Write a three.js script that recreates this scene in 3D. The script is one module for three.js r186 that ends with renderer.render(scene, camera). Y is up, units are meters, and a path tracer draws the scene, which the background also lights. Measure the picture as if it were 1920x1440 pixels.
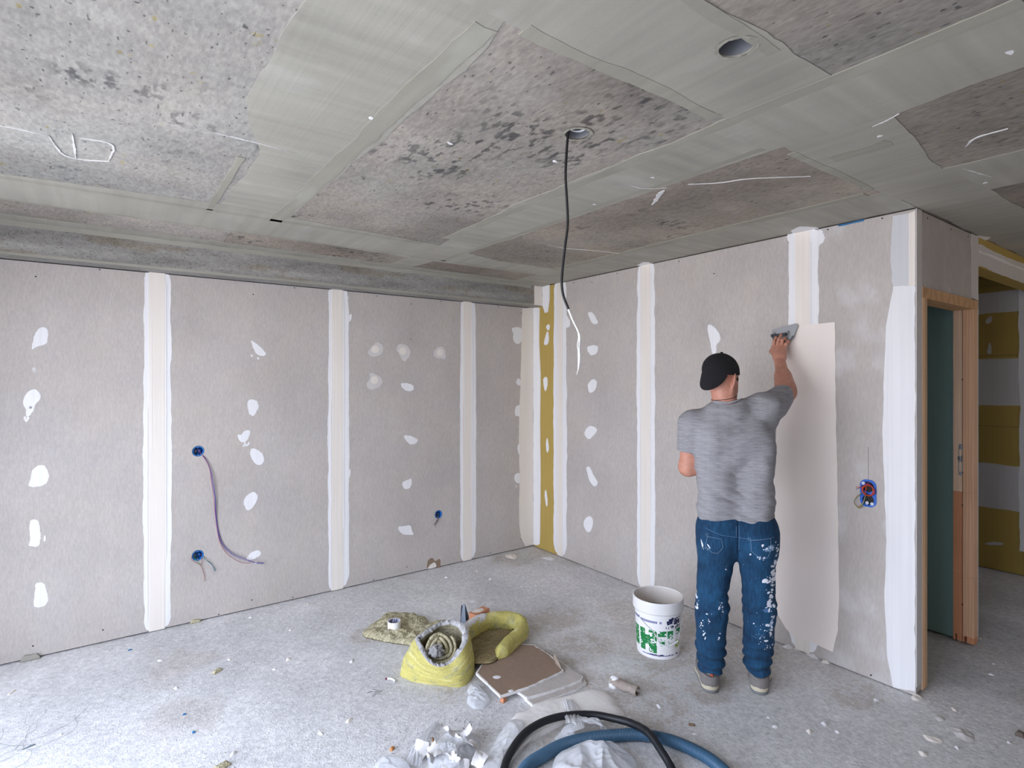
import * as THREE from 'three';
import { RoundedBoxGeometry } from 'three/addons/geometries/RoundedBoxGeometry.js';
import { ImprovedNoise } from 'three/addons/math/ImprovedNoise.js';
import { RectAreaLightUniformsLib } from 'three/addons/lights/RectAreaLightUniformsLib.js';
import { mergeGeometries } from 'three/addons/utils/BufferGeometryUtils.js';

// ------------------------------------------------------------------ camera, sky, sun, exposure
// The room: x runs along the left wall towards the inner corner (x = 0), z runs from that corner along the right wall.
const scene = new THREE.Scene();
const camera = new THREE.PerspectiveCamera(69.08, 1920 / 1440, 0.05, 200);
camera.position.set(-3.342, 1.63, 4.252);
camera.lookAt(-3.342 + 0.5874, 1.63, 4.252 - 0.8093);
camera.setViewOffset(1920, 1440, 0, 11.5, 1920, 1440);          // the lens is shifted a little: verticals stay upright
camera.updateProjectionMatrix();
const renderer = new THREE.WebGLRenderer({ antialias: true });
renderer.toneMapping = THREE.LinearToneMapping;
renderer.toneMappingExposure = 4.1;
renderer.shadowMap.enabled = true;
{ // clear spring sky: pale at the horizon, blue above
  const w = 256, h = 128, d = new Float32Array(w * h * 4);
  for (let j = 0; j < h; j++) for (let i = 0; i < w; i++) {
    const el = (j + 0.5) / h * 180 - 90, k = Math.max(0, el) / 90, o = (j * w + i) * 4, f = Math.pow(k, 0.55);
    d[o] = 0.95 - 0.50 * f; d[o + 1] = 0.98 - 0.35 * f; d[o + 2] = 1.10 - 0.06 * f; d[o + 3] = 1;
  }
  const t = new THREE.DataTexture(d, w, h, THREE.RGBAFormat, THREE.FloatType);
  t.mapping = THREE.EquirectangularReflectionMapping; t.magFilter = t.minFilter = THREE.LinearFilter; t.needsUpdate = true;
  scene.background = t; scene.backgroundIntensity = 1.15;
}
const sun = new THREE.DirectionalLight(0xffe6c8, 4.5);           // stands behind the building and lights the terrace beyond its shadow
sun.position.set(5, 9, -6); sun.target.position.set(-8, 0, 2);
sun.castShadow = true; sun.shadow.mapSize.set(2048, 2048);
Object.assign(sun.shadow.camera, { left: -16, right: 16, top: 16, bottom: -16, near: 0.5, far: 60 });
scene.add(sun, sun.target);
RectAreaLightUniformsLib.init();
{ // area light added in the terrace opening on top of the sky, falling inwards and a little down as skylight does
  const dayFill = new THREE.RectAreaLight(new THREE.Color().setRGB(0.90, 0.96, 1.11), 0.85, 3.3, 2.25);
  dayFill.position.set(-4.63, 1.2, 2.625); dayFill.lookAt(0, -0.6, 2.625); scene.add(dayFill);
}

// ------------------------------------------------------------------ helpers
const V = (x, y, z) => new THREE.Vector3(x, y, z), V2 = (x, y) => new THREE.Vector2(x, y);
function rng(s) { return () => { s |= 0; s = s + 0x6D2B79F5 | 0; let t = Math.imul(s ^ s >>> 15, 1 | s); t = t + Math.imul(t ^ t >>> 7, 61 | t) ^ t; return ((t ^ t >>> 14) >>> 0) / 4294967296; }; }
const clamp = (v, a = 0, b = 1) => Math.min(b, Math.max(a, v)), lerp = (a, b, t) => a + (b - a) * t;
const sstep = (a, b, v) => { const t = clamp((v - a) / (b - a)); return t * t * (3 - 2 * t); };
const TAB = new Float32Array(65536); { const r = rng(77); for (let i = 0; i < 65536; i++) TAB[i] = r(); }
function vn(x, y, per = 0, perY = per) {                                       // value noise, 0..1, repeating after per cells
  let xi = Math.floor(x), yi = Math.floor(y); const fx = x - xi, fy = y - yi;
  let x1 = xi + 1, y1 = yi + 1;
  if (per) { xi = ((xi % per) + per) % per; x1 = ((x1 % per) + per) % per; yi = ((yi % perY) + perY) % perY; y1 = ((y1 % perY) + perY) % perY; }
  const u = fx * fx * (3 - 2 * fx), v = fy * fy * (3 - 2 * fy), h = (a, b) => TAB[(Math.imul(a, 374761) ^ Math.imul(b, 668265) ^ (a >> 8) * 91 ^ (b >> 8) * 53) & 65535];
  const a = h(xi, yi), b = h(x1, yi), c = h(xi, y1), e = h(x1, y1);
  return a + (b - a) * u + (c - a) * v + (a - b - c + e) * u * v;
}
function fbm(x, y, oct, per = 0, perY = per) { let s = 0, a = 0.5, n = 0; for (let i = 0; i < oct; i++) { s += a * vn(x + i * 17, y + i * 31, per, perY); n += a; x *= 2; y *= 2; per *= 2; perY *= 2; a *= 0.5; } return s / n; }
const PN = new ImprovedNoise(), n3 = (x, y, z) => PN.noise(x + 31.4, y + 12.7, z + 55.1);
function tex(w, h, fn, srgb = true) {
  const d = new Uint8Array(w * h * 4), o = [0, 0, 0];
  for (let j = 0, k = 0; j < h; j++) for (let i = 0; i < w; i++, k += 4) {
    fn(i / w, j / h, o, i, j);
    d[k] = clamp(o[0], 0, 255); d[k + 1] = clamp(o[1], 0, 255); d[k + 2] = clamp(o[2], 0, 255); d[k + 3] = 255;
  }
  return finish(new THREE.DataTexture(d, w, h, THREE.RGBAFormat), srgb);
}
function finish(t, srgb) {
  t.wrapS = t.wrapT = THREE.RepeatWrapping; t.magFilter = THREE.LinearFilter; t.minFilter = THREE.LinearMipmapLinearFilter; t.generateMipmaps = true;
  if (srgb) t.colorSpace = THREE.SRGBColorSpace; t.needsUpdate = true; return t;
}
const rep = (t, size, sy = size) => { t.repeat.set(1 / size, 1 / sy); return t; };   // uv are metres: the picture covers size metres
const again = (t, size, sy = size) => { const c = t.clone(); c.needsUpdate = true; return rep(c, size, sy); };
const grey = (w, h, fn) => tex(w, h, (u, v, o, i, j) => { o[0] = o[1] = o[2] = 255 * clamp(fn(u, v, i, j)); }, false);
const mat = (color, rough = 0.85, more = {}) => new THREE.MeshStandardMaterial({ color, roughness: rough, metalness: 0, ...more });

function mesh(name, geo, m, parent) { const o = new THREE.Mesh(geo, m); o.name = name; o.castShadow = o.receiveShadow = true; if (parent) parent.add(o); return o; }
const taken = {};
function numbered(n) { const k = taken[n] = (taken[n] ?? -1) + 1; return k ? n + '_' + String(k).padStart(3, '0') : n; }
function tag(o, label, category, group, kind) { o.name = numbered(o.name); o.userData = { label, category }; if (group) o.userData.group = group; if (kind) o.userData.kind = kind; if (!o.parent) scene.add(o); return o; }
function thing(name, label, category, pos = [0, 0, 0], turn = 0, group) { const g = new THREE.Group(); g.name = name; g.position.set(...pos); g.rotation.y = turn; return tag(g, label, category, group); }
function struct(name, label, category) { const g = new THREE.Group(); g.name = name; scene.add(g); g.userData = { kind: 'structure', label, category }; return g; }
function uvBox(g) {                                                // uv in metres from the face directions
  if (g.index) g = g.toNonIndexed();
  const p = g.attributes.position, n = g.attributes.normal, uv = new Float32Array(p.count * 2);
  for (let i = 0; i < p.count; i++) {
    const ax = Math.abs(n.getX(i)), ay = Math.abs(n.getY(i)), az = Math.abs(n.getZ(i));
    uv[2 * i] = ax > ay && ax > az ? p.getZ(i) : p.getX(i); uv[2 * i + 1] = ay > ax && ay > az ? p.getZ(i) : p.getY(i);
  }
  g.setAttribute('uv', new THREE.BufferAttribute(uv, 2)); return g;
}
function box(x0, x1, y0, y1, z0, z1) { const g = new THREE.BoxGeometry(x1 - x0, y1 - y0, z1 - z0); g.translate((x0 + x1) / 2, (y0 + y1) / 2, (z0 + z1) / 2); return uvBox(g); }
function rbox(w, h, d, r = 0.004, seg = 2) { return uvBox(new RoundedBoxGeometry(w, h, d, seg, r)); }
const shapeOf = pts => new THREE.Shape(pts.map(p => V2(p[0], p[1])));
const circle = (x, y, r) => { const h = new THREE.Path(); h.absarc(x, y, r, 0, Math.PI * 2, true); return h; };
function plate(pts, depth, z = 0, holes = [], bevel = 0) {         // an outline with thickness, standing in the xy plane
  const s = shapeOf(pts); s.holes = holes;
  const g = new THREE.ExtrudeGeometry(s, bevel ? { depth: depth - bevel, bevelEnabled: true, bevelThickness: bevel, bevelSize: bevel * 0.8, bevelOffset: -bevel * 0.8, bevelSegments: 1, curveSegments: 28 } : { depth, bevelEnabled: false, curveSegments: 28 });
  g.translate(0, 0, z); return g;
}
const rect = (x0, x1, y0, y1) => [[x0, y0], [x1, y0], [x1, y1], [x0, y1]];
function smooth(pts, n) { return new THREE.CatmullRomCurve3(pts.map(p => V(p[0], p[1], 0)), true, 'centripetal').getSpacedPoints(n).slice(0, n).map(p => [p.x, p.y]); }
function rough(pts, amp, step, seed, scale = 30) {                 // an outline with a torn, uneven edge
  const out = []; let len = 0;
  for (let i = 0; i < pts.length; i++) {
    const a = pts[i], b = pts[(i + 1) % pts.length], dx = b[0] - a[0], dy = b[1] - a[1], L = Math.hypot(dx, dy), n = L < 1e-5 ? 0 : Math.max(1, Math.round(L / step));
    for (let k = 0; k < n; k++) { const t = k / n, s = (len + L * t) * scale, e = (fbm(s, seed * 7.3, 4) - 0.5) * 2 * amp * (k ? 1 : 0.3); out.push([a[0] + dx * t - dy / L * e, a[1] + dy * t + dx / L * e]); }
    len += L;
  }
  return out;
}
function tube(pts, r, seg = 60, rad = 8, closed = false) { return new THREE.TubeGeometry(new THREE.CatmullRomCurve3(pts.map(p => V(...p)), closed, 'centripetal'), seg, r, rad, closed); }
function sweep(curve, n, rad, fn) {                                // tube whose radius (and squash) follows fn(t, angle, metres)
  const fr = curve.computeFrenetFrames(n, false), L = curve.getLength(), pos = [], uv = [], idx = [];
  for (let i = 0; i <= n; i++) {
    const p = curve.getPointAt(i / n);
    for (let j = 0; j <= rad; j++) {
      const a = j / rad * Math.PI * 2, r = fn(i / n, a, i / n * L), N = fr.normals[i], B = fr.binormals[i], c = Math.cos(a) * r, s = Math.sin(a) * r;
      pos.push(p.x + N.x * c + B.x * s, p.y + N.y * c + B.y * s, p.z + N.z * c + B.z * s); uv.push(i / n * L, j / rad * 0.2);
    }
  }
  for (let i = 0; i < n; i++) for (let j = 0; j < rad; j++) { const a = i * (rad + 1) + j, b = a + rad + 1; idx.push(a, b, a + 1, b, b + 1, a + 1); }
  return geo(pos, uv, idx);
}
function geo(pos, uv, idx) { const g = new THREE.BufferGeometry(); g.setAttribute('position', new THREE.Float32BufferAttribute(pos, 3)); g.setAttribute('uv', new THREE.Float32BufferAttribute(uv, 2)); g.setIndex(idx); g.computeVertexNormals(); return g; }
// a body lying on the floor: the outline (x, z) rises to height h(t, x, z, angle); t is 0 in the middle and 1 at the edge
function dome(outline, nA, nT, h, y0 = 0, base = true) {
  const ring = outline.length >= nA ? outline : smooth(outline, nA), n = ring.length;
  let cx = 0, cz = 0; for (const p of ring) { cx += p[0] / n; cz += p[1] / n; }
  const pos = [], uv = [], idx = [], put = (x, y, z) => { pos.push(x, y, z); uv.push(x, z); };
  for (let i = 0; i <= nT; i++) for (let j = 0; j < n; j++) {
    const t = i / nT, x = cx + (ring[j][0] - cx) * t, z = cz + (ring[j][1] - cz) * t;
    put(x, y0 + Math.max(0.0004, h(t, x, z, j / n * Math.PI * 2)), z);
  }
  for (let j = 0; j < n; j++) put(ring[j][0], y0, ring[j][1]);
  const up = signedArea(ring) > 0;
  for (let i = 0; i <= nT; i++) for (let j = 0; j < n; j++) { const a = i * n + j, b = i * n + (j + 1) % n, c = a + n, d = b + n; up ? idx.push(a, b, c, b, d, c) : idx.push(a, c, b, b, c, d); }
  if (base) { const c = pos.length / 3; put(cx, y0, cz); for (let j = 0; j < n; j++) { const a = (nT + 1) * n + j, b = (nT + 1) * n + (j + 1) % n; up ? idx.push(a, b, c) : idx.push(b, a, c); } }
  return geo(pos, uv, idx);
}
function signedArea(r) { let s = 0; for (let i = 0; i < r.length; i++) { const a = r[i], b = r[(i + 1) % r.length]; s += a[0] * b[1] - b[0] * a[1]; } return s; }
// meshes the zero surface of a distance field between lo and hi with cells of size c
function nets(f, lo, hi, c, uvf) {
  const n = [0, 1, 2].map(i => Math.ceil((hi[i] - lo[i]) / c) + 1), [nx, ny, nz] = n, val = new Float32Array(nx * ny * nz);
  for (let k = 0, q = 0; k < nz; k++) for (let j = 0; j < ny; j++) for (let i = 0; i < nx; i++, q++) val[q] = f(lo[0] + i * c, lo[1] + j * c, lo[2] + k * c);
  const at = new Int32Array(nx * ny * nz).fill(-1), pos = [], uv = [], nor = [], idx = [], sx = 1, sy = nx, sz = nx * ny;
  const off = [0, sx, sy, sx + sy, sz, sz + sx, sz + sy, sz + sx + sy], ed = [[0, 1], [2, 3], [4, 5], [6, 7], [0, 2], [1, 3], [4, 6], [5, 7], [0, 4], [1, 5], [2, 6], [3, 7]];
  for (let k = 0; k < nz - 1; k++) for (let j = 0; j < ny - 1; j++) for (let i = 0; i < nx - 1; i++) {
    const q = i + j * sy + k * sz; let m = 0; for (let e = 0; e < 8; e++) if (val[q + off[e]] < 0) m |= 1 << e;
    if (!m || m === 255) continue;
    let x = 0, y = 0, z = 0, cnt = 0;
    for (const [a, b] of ed) { const va = val[q + off[a]], vb = val[q + off[b]]; if ((va < 0) === (vb < 0)) continue; const t = va / (va - vb); x += lerp(a & 1, b & 1, t); y += lerp(a >> 1 & 1, b >> 1 & 1, t); z += lerp(a >> 2, b >> 2, t); cnt++; }
    const X = lo[0] + (i + x / cnt) * c, Y = lo[1] + (j + y / cnt) * c, Z = lo[2] + (k + z / cnt) * c, e = c * 0.6;
    at[q] = pos.length / 3; pos.push(X, Y, Z);
    const N = V(f(X + e, Y, Z) - f(X - e, Y, Z), f(X, Y + e, Z) - f(X, Y - e, Z), f(X, Y, Z + e) - f(X, Y, Z - e)).normalize(); nor.push(N.x, N.y, N.z);
    const w = uvf ? uvf(X, Y, Z) : [X, Y]; uv.push(w[0], w[1]);
  }
  for (let k = 1; k < nz - 1; k++) for (let j = 1; j < ny - 1; j++) for (let i = 1; i < nx - 1; i++) {
    const q = i + j * sy + k * sz, s = val[q] < 0;
    for (const [d, u, v] of [[sx, sy, sz], [sy, sz, sx], [sz, sx, sy]]) if ((val[q + d] < 0) !== s) { const a = at[q - u - v], b = at[q - v], e = at[q], g = at[q - u]; s ? idx.push(a, b, e, a, e, g) : idx.push(a, e, b, a, g, e); }
  }
  const g = geo(pos, uv, idx); g.setAttribute('normal', new THREE.Float32BufferAttribute(nor, 3)); return g;
}
function bone(px, py, pz, a, b, ra, rb) { const bx = b[0] - a[0], by = b[1] - a[1], bz = b[2] - a[2], x = px - a[0], y = py - a[1], z = pz - a[2], h = clamp((x * bx + y * by + z * bz) / (bx * bx + by * by + bz * bz + 1e-9)); return Math.hypot(x - bx * h, y - by * h, z - bz * h) - lerp(ra, rb, h); }
const ellip = (px, py, pz, c, r) => { const x = (px - c[0]) / r[0], y = (py - c[1]) / r[1], z = (pz - c[2]) / r[2], k = Math.hypot(x, y, z); return (k - 1) * Math.min(r[0], r[1], r[2]) * (k > 1 ? 1 : 1); };
const smin = (a, b, k) => { const h = Math.max(k - Math.abs(a - b), 0) / k; return Math.min(a, b) - h * h * k * 0.25; };
const smax = (a, b, k) => -smin(-a, -b, k);

// ------------------------------------------------------------------ surfaces
const T = {};
T.board = rep(tex(1024, 1024, (u, v, o) => {                      // grey-pink plasterboard paper: short fibres, cloudy tone
  const c = fbm(u * 6, v * 4, 4, 6, 4) * 0.5 + fbm(u * 5, v * 5, 4, 5) * 0.5 - 0.5, f = fbm(u * 256, v * 64, 3, 64) - 0.5, g = vn(u * 512, v * 512, 512) - 0.5, m = fbm(u * 8 + 3, v * 8, 4, 8) - 0.5;
  o[0] = 191 + c * 26 + f * 20 + g * 9 + m * 6; o[1] = 183.5 + c * 25 + f * 19 + g * 9 + m * 3; o[2] = 177 + c * 23 + f * 18 + g * 9 - m * 3;
}), 1.6);
T.worn = rep(tex(1024, 1024, (u, v, o) => {                       // the same paper rubbed with thin plaster
  const c = fbm(u * 5, v * 5, 4, 5) - 0.5, f = fbm(u * 256, v * 64, 3, 64) - 0.5, s = sstep(0.5, 0.72, fbm(u * 7 + 9, v * 6, 5, 7, 6));
  o[0] = 191 + c * 18 + f * 16 + s * 15; o[1] = 183.5 + c * 18 + f * 16 + s * 18; o[2] = 177 + c * 17 + f * 15 + s * 21;
}), 1.7);
T.fibre = rep(grey(512, 512, (u, v) => fbm(u * 128, v * 32, 3, 32)), 0.5);
T.plaster = rep(tex(512, 512, (u, v, o) => { const s = fbm(u * 48, v * 2, 4, 48, 2) - 0.5, b = fbm(u * 4, v * 4, 3, 4) - 0.5, q = s * 10 + b * 8; o[0] = 248 + q; o[1] = 247 + q; o[2] = 246 + q; }), 0.5, 1.6);
T.streak = rep(grey(512, 512, (u, v) => fbm(u * 40, v * 2, 4, 40, 2)), 0.3, 1.4);
T.ceil = rep(tex(2048, 2048, (u, v, o) => {                       // old ceiling board: paper fibres, mould specks, damp clouds
  const c = fbm(u * 5, v * 5, 5, 5), f = fbm(u * 300, v * 120, 3, 60) - 0.5, w = fbm(u * 9 + 4, v * 9 + 2, 4, 9);
  let k = sstep(0.5, 0.76, fbm(u * 7 + 11, v * 7 + 5, 4, 7)) * sstep(0.53, 0.74, fbm(u * 120, v * 60, 3, 60));
  k = Math.max(k, sstep(0.80, 0.88, fbm(u * 260 + 7, v * 110, 2, 260, 110)) * 0.8);
  const d = c - 0.5, t = w - 0.5, y = sstep(0.83, 0.87, fbm(u * 60 + 3, v * 60 + 9, 3, 60));
  o[0] = 186 + d * 84 + f * 46 + t * 30 - k * 80; o[1] = 183.5 + d * 86 + f * 46 + t * 22 - k * 78 - y * 8; o[2] = 178 + d * 86 + f * 44 + t * 16 - k * 72 - y * 40;
}), 2.6);
T.skim = rep(tex(1024, 1024, (u, v, o) => {                       // grey-green filler drawn with a wide blade
  const s = fbm(u * 2, v * 36, 4, 2, 36) - 0.5, b = fbm(u * 4, v * 4, 4, 4) - 0.5, h = sstep(0.55, 0.8, fbm(u * 5 + 5, v * 12, 4, 5, 12)), g = vn(u * 512, v * 512, 512) - 0.5;
  o[0] = 165 + s * 22 + b * 30 + h * 10 + g * 4; o[1] = 162 + s * 22 + b * 29 + h * 11 + g * 4; o[2] = 150 + s * 21 + b * 27 + h * 12 + g * 4;
}), 1.5);
T.skimAcross = T.skim.clone(); T.skimAcross.rotation = Math.PI / 2; T.skimAcross.needsUpdate = true;
T.concrete = rep(tex(1024, 1024, (u, v, o) => {                   // board-marked concrete of the beam
  const b = fbm(u * 4, v * 16, 5, 4, 16) - 0.5, g = fbm(u * 64, v * 64, 3, 64) - 0.5, r = sstep(0.55, 0.75, fbm(u * 6 + 3, v * 14, 4, 6, 14)), p = sstep(0.7, 0.78, vn(u * 200, v * 200, 200));
  o[0] = 150 + b * 52 + g * 26 - r * 8 - p * 20; o[1] = 148 + b * 52 + g * 26 - r * 13 - p * 20; o[2] = 143 + b * 50 + g * 26 - r * 20 - p * 20;
}), 1.5, 0.9);
const DIRT = [...[[-1.052,1.755],[-0.905,1.355],[-1.314,2.162],[-1.352,1.769],[-1.416,2.34],[-1.2,2.417],[-0.409,0.211],[-0.701,2.129],[-0.219,2.359],[-1.158,2.275],[-1.621,2.41]].map(p => [...p, 0.3, 0.22]), ...[[-1.974,0.869],[-1.847,1.714],[-0.222,2.955],[-0.78,2.488]].map(p => [...p, 0.2, 0.16])];
T.floor = rep(tex(2048, 2048, (u, v, o) => {                      // concrete screed under plaster dust
  const c = fbm(u * 9, v * 9, 5, 9) - 0.5, d = fbm(u * 30, v * 30, 4, 30) - 0.5, g = vn(u * 1024, v * 1024, 1024) - 0.5, g2 = fbm(u * 400, v * 400, 2, 400) - 0.5;
  const dust = sstep(0.5, 0.7, fbm(u * 14 + 5, v * 10, 4, 14, 10)), sp = sstep(0.8, 0.9, vn(u * 700, v * 700, 700)) * 9, dk = sstep(0.88, 0.95, vn(u * 500 + 9, v * 500, 500)) * 14, st = sstep(0.62, 0.75, fbm(u * 16 + 21, v * 12 + 4, 5, 16, 12));
  const q = c * 24 + d * 18 + g * 9 + g2 * 16 + sp - dk + dust * 11;
  // brown dust, footprints and dirt lying where the work goes on (metres: x = u * 7 - 7, z = v * 7)
  const X = u * 7 - 7, Z = v * 7; let m = 0; for (const s of DIRT) { const a = (X - s[0]) / s[2], b = (Z - s[1]) / s[3]; m = Math.max(m, 1 - a * a - b * b); }
  const gr = fbm(u * 500, v * 500, 3, 500), dirt = m > 0 ? sstep(0.0, 0.16, gr - 0.72 + 0.62 * Math.min(1, m * 1.5) * (0.15 + 1.1 * fbm(u * 110, v * 110, 4, 110) * fbm(u * 30, v * 30, 3, 30) * 1.6)) : 0;
  const sc = sstep(0.8, 0.86, fbm(u * 36 + v * 8, v * 150, 3, 0)) * 9, gn = (gr - 0.5) * 40;
  o[0] = 214 + q + gn + sc - st * 9 - dirt * 24; o[1] = 213 + q + gn + sc - st * 12 - dirt * 29; o[2] = 212 + q + gn + sc - st * 15 - dirt * 35;
}), 7);
T.grit = rep(grey(1024, 1024, (u, v) => { const a = fbm(u * 26, v * 70, 4, 26, 70), b = fbm(u * 200, v * 200, 3, 200), e = sstep(0.75, 0.85, vn(u * 260, v * 260, 260)); return a * 0.5 + b * 0.35 + e * 0.25; }), 1.4);
T.wool = rep(tex(512, 512, (u, v, o) => { const a = fbm(u * 8, v * 40, 4, 8, 40) - 0.5, b = fbm(u * 60, v * 60, 3, 60) - 0.5, c = fbm(u * 5, v * 5, 3, 5) - 0.5; const q = a * 95 + b * 60; o[0] = 186 + q * 0.8 + c * 40; o[1] = 178 + q * 0.8 + c * 40; o[2] = 146 + q * 0.8 + c * 28; }), 0.35);
T.woolBump = rep(grey(512, 512, (u, v) => fbm(u * 10, v * 50, 4, 10, 50) * 0.6 + fbm(u * 60, v * 60, 3, 60) * 0.4), 0.3);
T.tissue = rep(tex(512, 512, (u, v, o) => { const a = fbm(u * 5, v * 26, 4, 5, 26) - 0.5, b = fbm(u * 90, v * 30, 3, 30) - 0.5, w = sstep(0.6, 0.75, fbm(u * 5 + 2, v * 20 + 7, 4, 5, 20)), d = sstep(0.5, 0.8, fbm(u * 7 + 12, v * 9, 4, 7, 9)); o[0] = 200 + a * 30 + b * 30 + w * 12 - d * 34; o[1] = 190 + a * 29 + b * 30 + w * 14 - d * 28; o[2] = 110 + a * 20 + b * 30 + w * 30 + d * 6; }), 0.4);
T.gypsum = rep(tex(256, 256, (u, v, o) => { const q = (fbm(u * 30, v * 30, 4, 30) - 0.5) * 30; o[0] = 238 + q; o[1] = 236 + q; o[2] = 234 + q; }), 0.2);
T.wood = rep(tex(512, 1024, (u, v, o) => { const w = fbm(u * 6, v * 2, 3, 2) * 1.6, r = 0.5 + 0.5 * Math.sin((u * 10 + w) * Math.PI * 2), f = fbm(u * 128, v * 6, 3, 6) - 0.5, q = r * 20 + f * 34; o[0] = 234 + q; o[1] = 211 + q; o[2] = 184 + q; }), 0.12, 0.9);
T.grass = rep(tex(256, 256, (u, v, o) => { const q = (fbm(u * 30, v * 30, 4, 30) - 0.5) * 40; o[0] = 212 + q; o[1] = 200 + q; o[2] = 182 + q; }), 3);

const M = {
  board: mat(0xffffff, 0.9, { map: T.board, bumpMap: T.fibre, bumpScale: 0.0004 }),
  worn: mat(0xffffff, 0.9, { map: T.worn, bumpMap: T.fibre, bumpScale: 0.0004 }),
  white: mat('#f6f6f7', 0.82, { map: T.plaster, bumpMap: T.streak, bumpScale: 0.0008 }),
  cream: mat('#f6efe5', 0.8, { map: T.plaster, bumpMap: T.streak, bumpScale: 0.0006 }),
  fresh: mat('#f3e9e0', 0.66),
  thin: mat('#dedad7', 0.85, { map: T.plaster, bumpMap: T.streak, bumpScale: 0.0006 }),
  yellow: mat('#c0a559', 0.85, { map: again(T.plaster, 0.7), bumpMap: T.fibre, bumpScale: 0.0004 }),
  green: mat('#8aaba6', 0.85, { map: again(T.plaster, 0.9), bumpMap: T.fibre, bumpScale: 0.0004 }),
  fillerGlint: mat('#d9d8d6', 0.9), dark: mat('#2c2a28', 0.9), black: mat('#121212', 0.6), cavity: mat('#3a3835', 0.9),
  skim: mat(0xffffff, 0.8, { map: T.skim, bumpMap: again(T.streak, 0.6, 2), bumpScale: 0.0005 }),
  skimX: mat(0xffffff, 0.8, { map: T.skimAcross }), ridge: mat('#f4f4f0', 0.85, { map: T.skimAcross }),
  concrete: mat(0xffffff, 0.92, { map: T.concrete, bumpMap: T.grit, bumpScale: 0.0015 }),
  floor: mat(0xffffff, 0.88, { map: T.floor, bumpMap: T.grit, bumpScale: 0.0035 }),
  wool: mat(0xffffff, 1, { map: T.wool, bumpMap: T.woolBump, bumpScale: 0.012 }),
  woolGrey: mat('#ffffff', 1, { map: again(T.gypsum, 0.12), bumpMap: again(T.woolBump, 0.12), bumpScale: 0.01 }),
  tissue: mat(0xffffff, 0.8, { map: T.tissue, bumpMap: T.woolBump, bumpScale: 0.003 }),
  gypsum: mat(0xffffff, 0.9, { map: T.gypsum, bumpMap: T.gypsum, bumpScale: 0.002 }),
  wood: mat(0xffffff, 0.7, { map: T.wood, bumpMap: T.wood, bumpScale: 0.0006 }),
  pale: mat('#fbe6cf', 0.75, { map: T.wood }),
  steel: mat('#b9bcc0', 0.35, { metalness: 0.9 }), aluminium: mat('#8b8f93', 0.45, { metalness: 0.6 }),
  blue: mat('#1f63c8', 0.5), crumb: mat('#2b6f9f', 0.5), rubber: mat('#17181a', 0.55), whitePlastic: mat('#ecebea', 0.42),
  brick: mat('#dd9c78', 0.95, { map: T.gypsum, bumpMap: T.gypsum, bumpScale: 0.003 }),
};

// ------------------------------------------------------------------ the setting
const H = 2.5, BEAM = 2.308, RZ = 3.159;                          // ceiling, underside of the beam, end of the right wall
{ const g = struct('floor', 'dusty grey concrete screed floor strewn with plaster crumbs', 'floor'); mesh('screed', box(-4.6, 2.9, -0.2, 0, -0.2, 6.35), M.floor, g); }
{ const g = struct('terrace', 'pale terrace ground outside the window', 'ground'); const gm = mat(0xffffff, 0.95, { map: T.grass }); mesh('paving', box(-40, -4.85, -0.35, -0.06, -30, 36), gm, g); mesh('paving', box(-4.85, 40, -0.35, -0.06, 6.35, 36), gm, g); }

// a joint: a wide white coat with uneven edges, a cream band over the tape, and the blade's ridges on it
function joint(p, x0, x1, y0, y1, seed, o = {}) {
  const w = x1 - x0, c0 = x0 + w * (o.l ?? 0.2), c1 = x1 - w * (o.r ?? 0.24), k = o.cut ?? 0.05;
  const outer = [[c0, y0 + 0.012], [c1, y0 + 0.012], [lerp(c1, x1, 0.5), y0 + k * 0.6], [x1 - 0.004, y0 + k * 2], [x1, (y0 + y1) / 2], [x1 - 0.006, y1 - k * 1.2], [lerp(c1, x1, 0.6), y1 - 0.006], [lerp(c0, x0, 0.6), y1 - 0.006], [x0 + 0.006, y1 - k * 1.2], [x0, (y0 + y1) / 2], [x0 + 0.004, y0 + k * 2], [lerp(c0, x0, 0.5), y0 + k * 0.6]];
  mesh('joint_compound', plate(rough(outer, o.amp ?? 0.009, 0.015, seed, 9), 0.0012), M.white, p);
  const cr = rough(rect(c0, c1, y0 + 0.002, y1 - 0.001), 0.002, 0.04, seed + 3, 12);
  mesh('joint_tape', plate(cr, 0.0026), M.cream, p);
  for (const [x, a, b] of [[c0 - 0.006, 0.03, 0.62], [c1 + 0.007, 0.2, 0.97], [c0 + 0.016, 0.5, 0.9]]) mesh('blade_ridge', plate(rough(rect(x - 0.0012, x + 0.0012, y0 + (y1 - y0) * a, y0 + (y1 - y0) * b), 0.001, 0.05, seed + x, 9), 0.004), M.white, p);
}
function patch(p, pts, seed, m = M.white, amp = 0.005, name = 'filler_patch') { return mesh(name, plate(rough(smooth(pts, Math.max(14, pts.length * 4)), amp, 0.004, seed, 70), 0.0016), m, p); }
function screws(p, list) { for (const [x, y] of list) { const g = new THREE.CylinderGeometry(0.0042, 0.0042, 0.003, 10); g.rotateX(Math.PI / 2); g.translate(x, y, 0.0002); mesh('screw_head', g, M.black, p); } }

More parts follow.
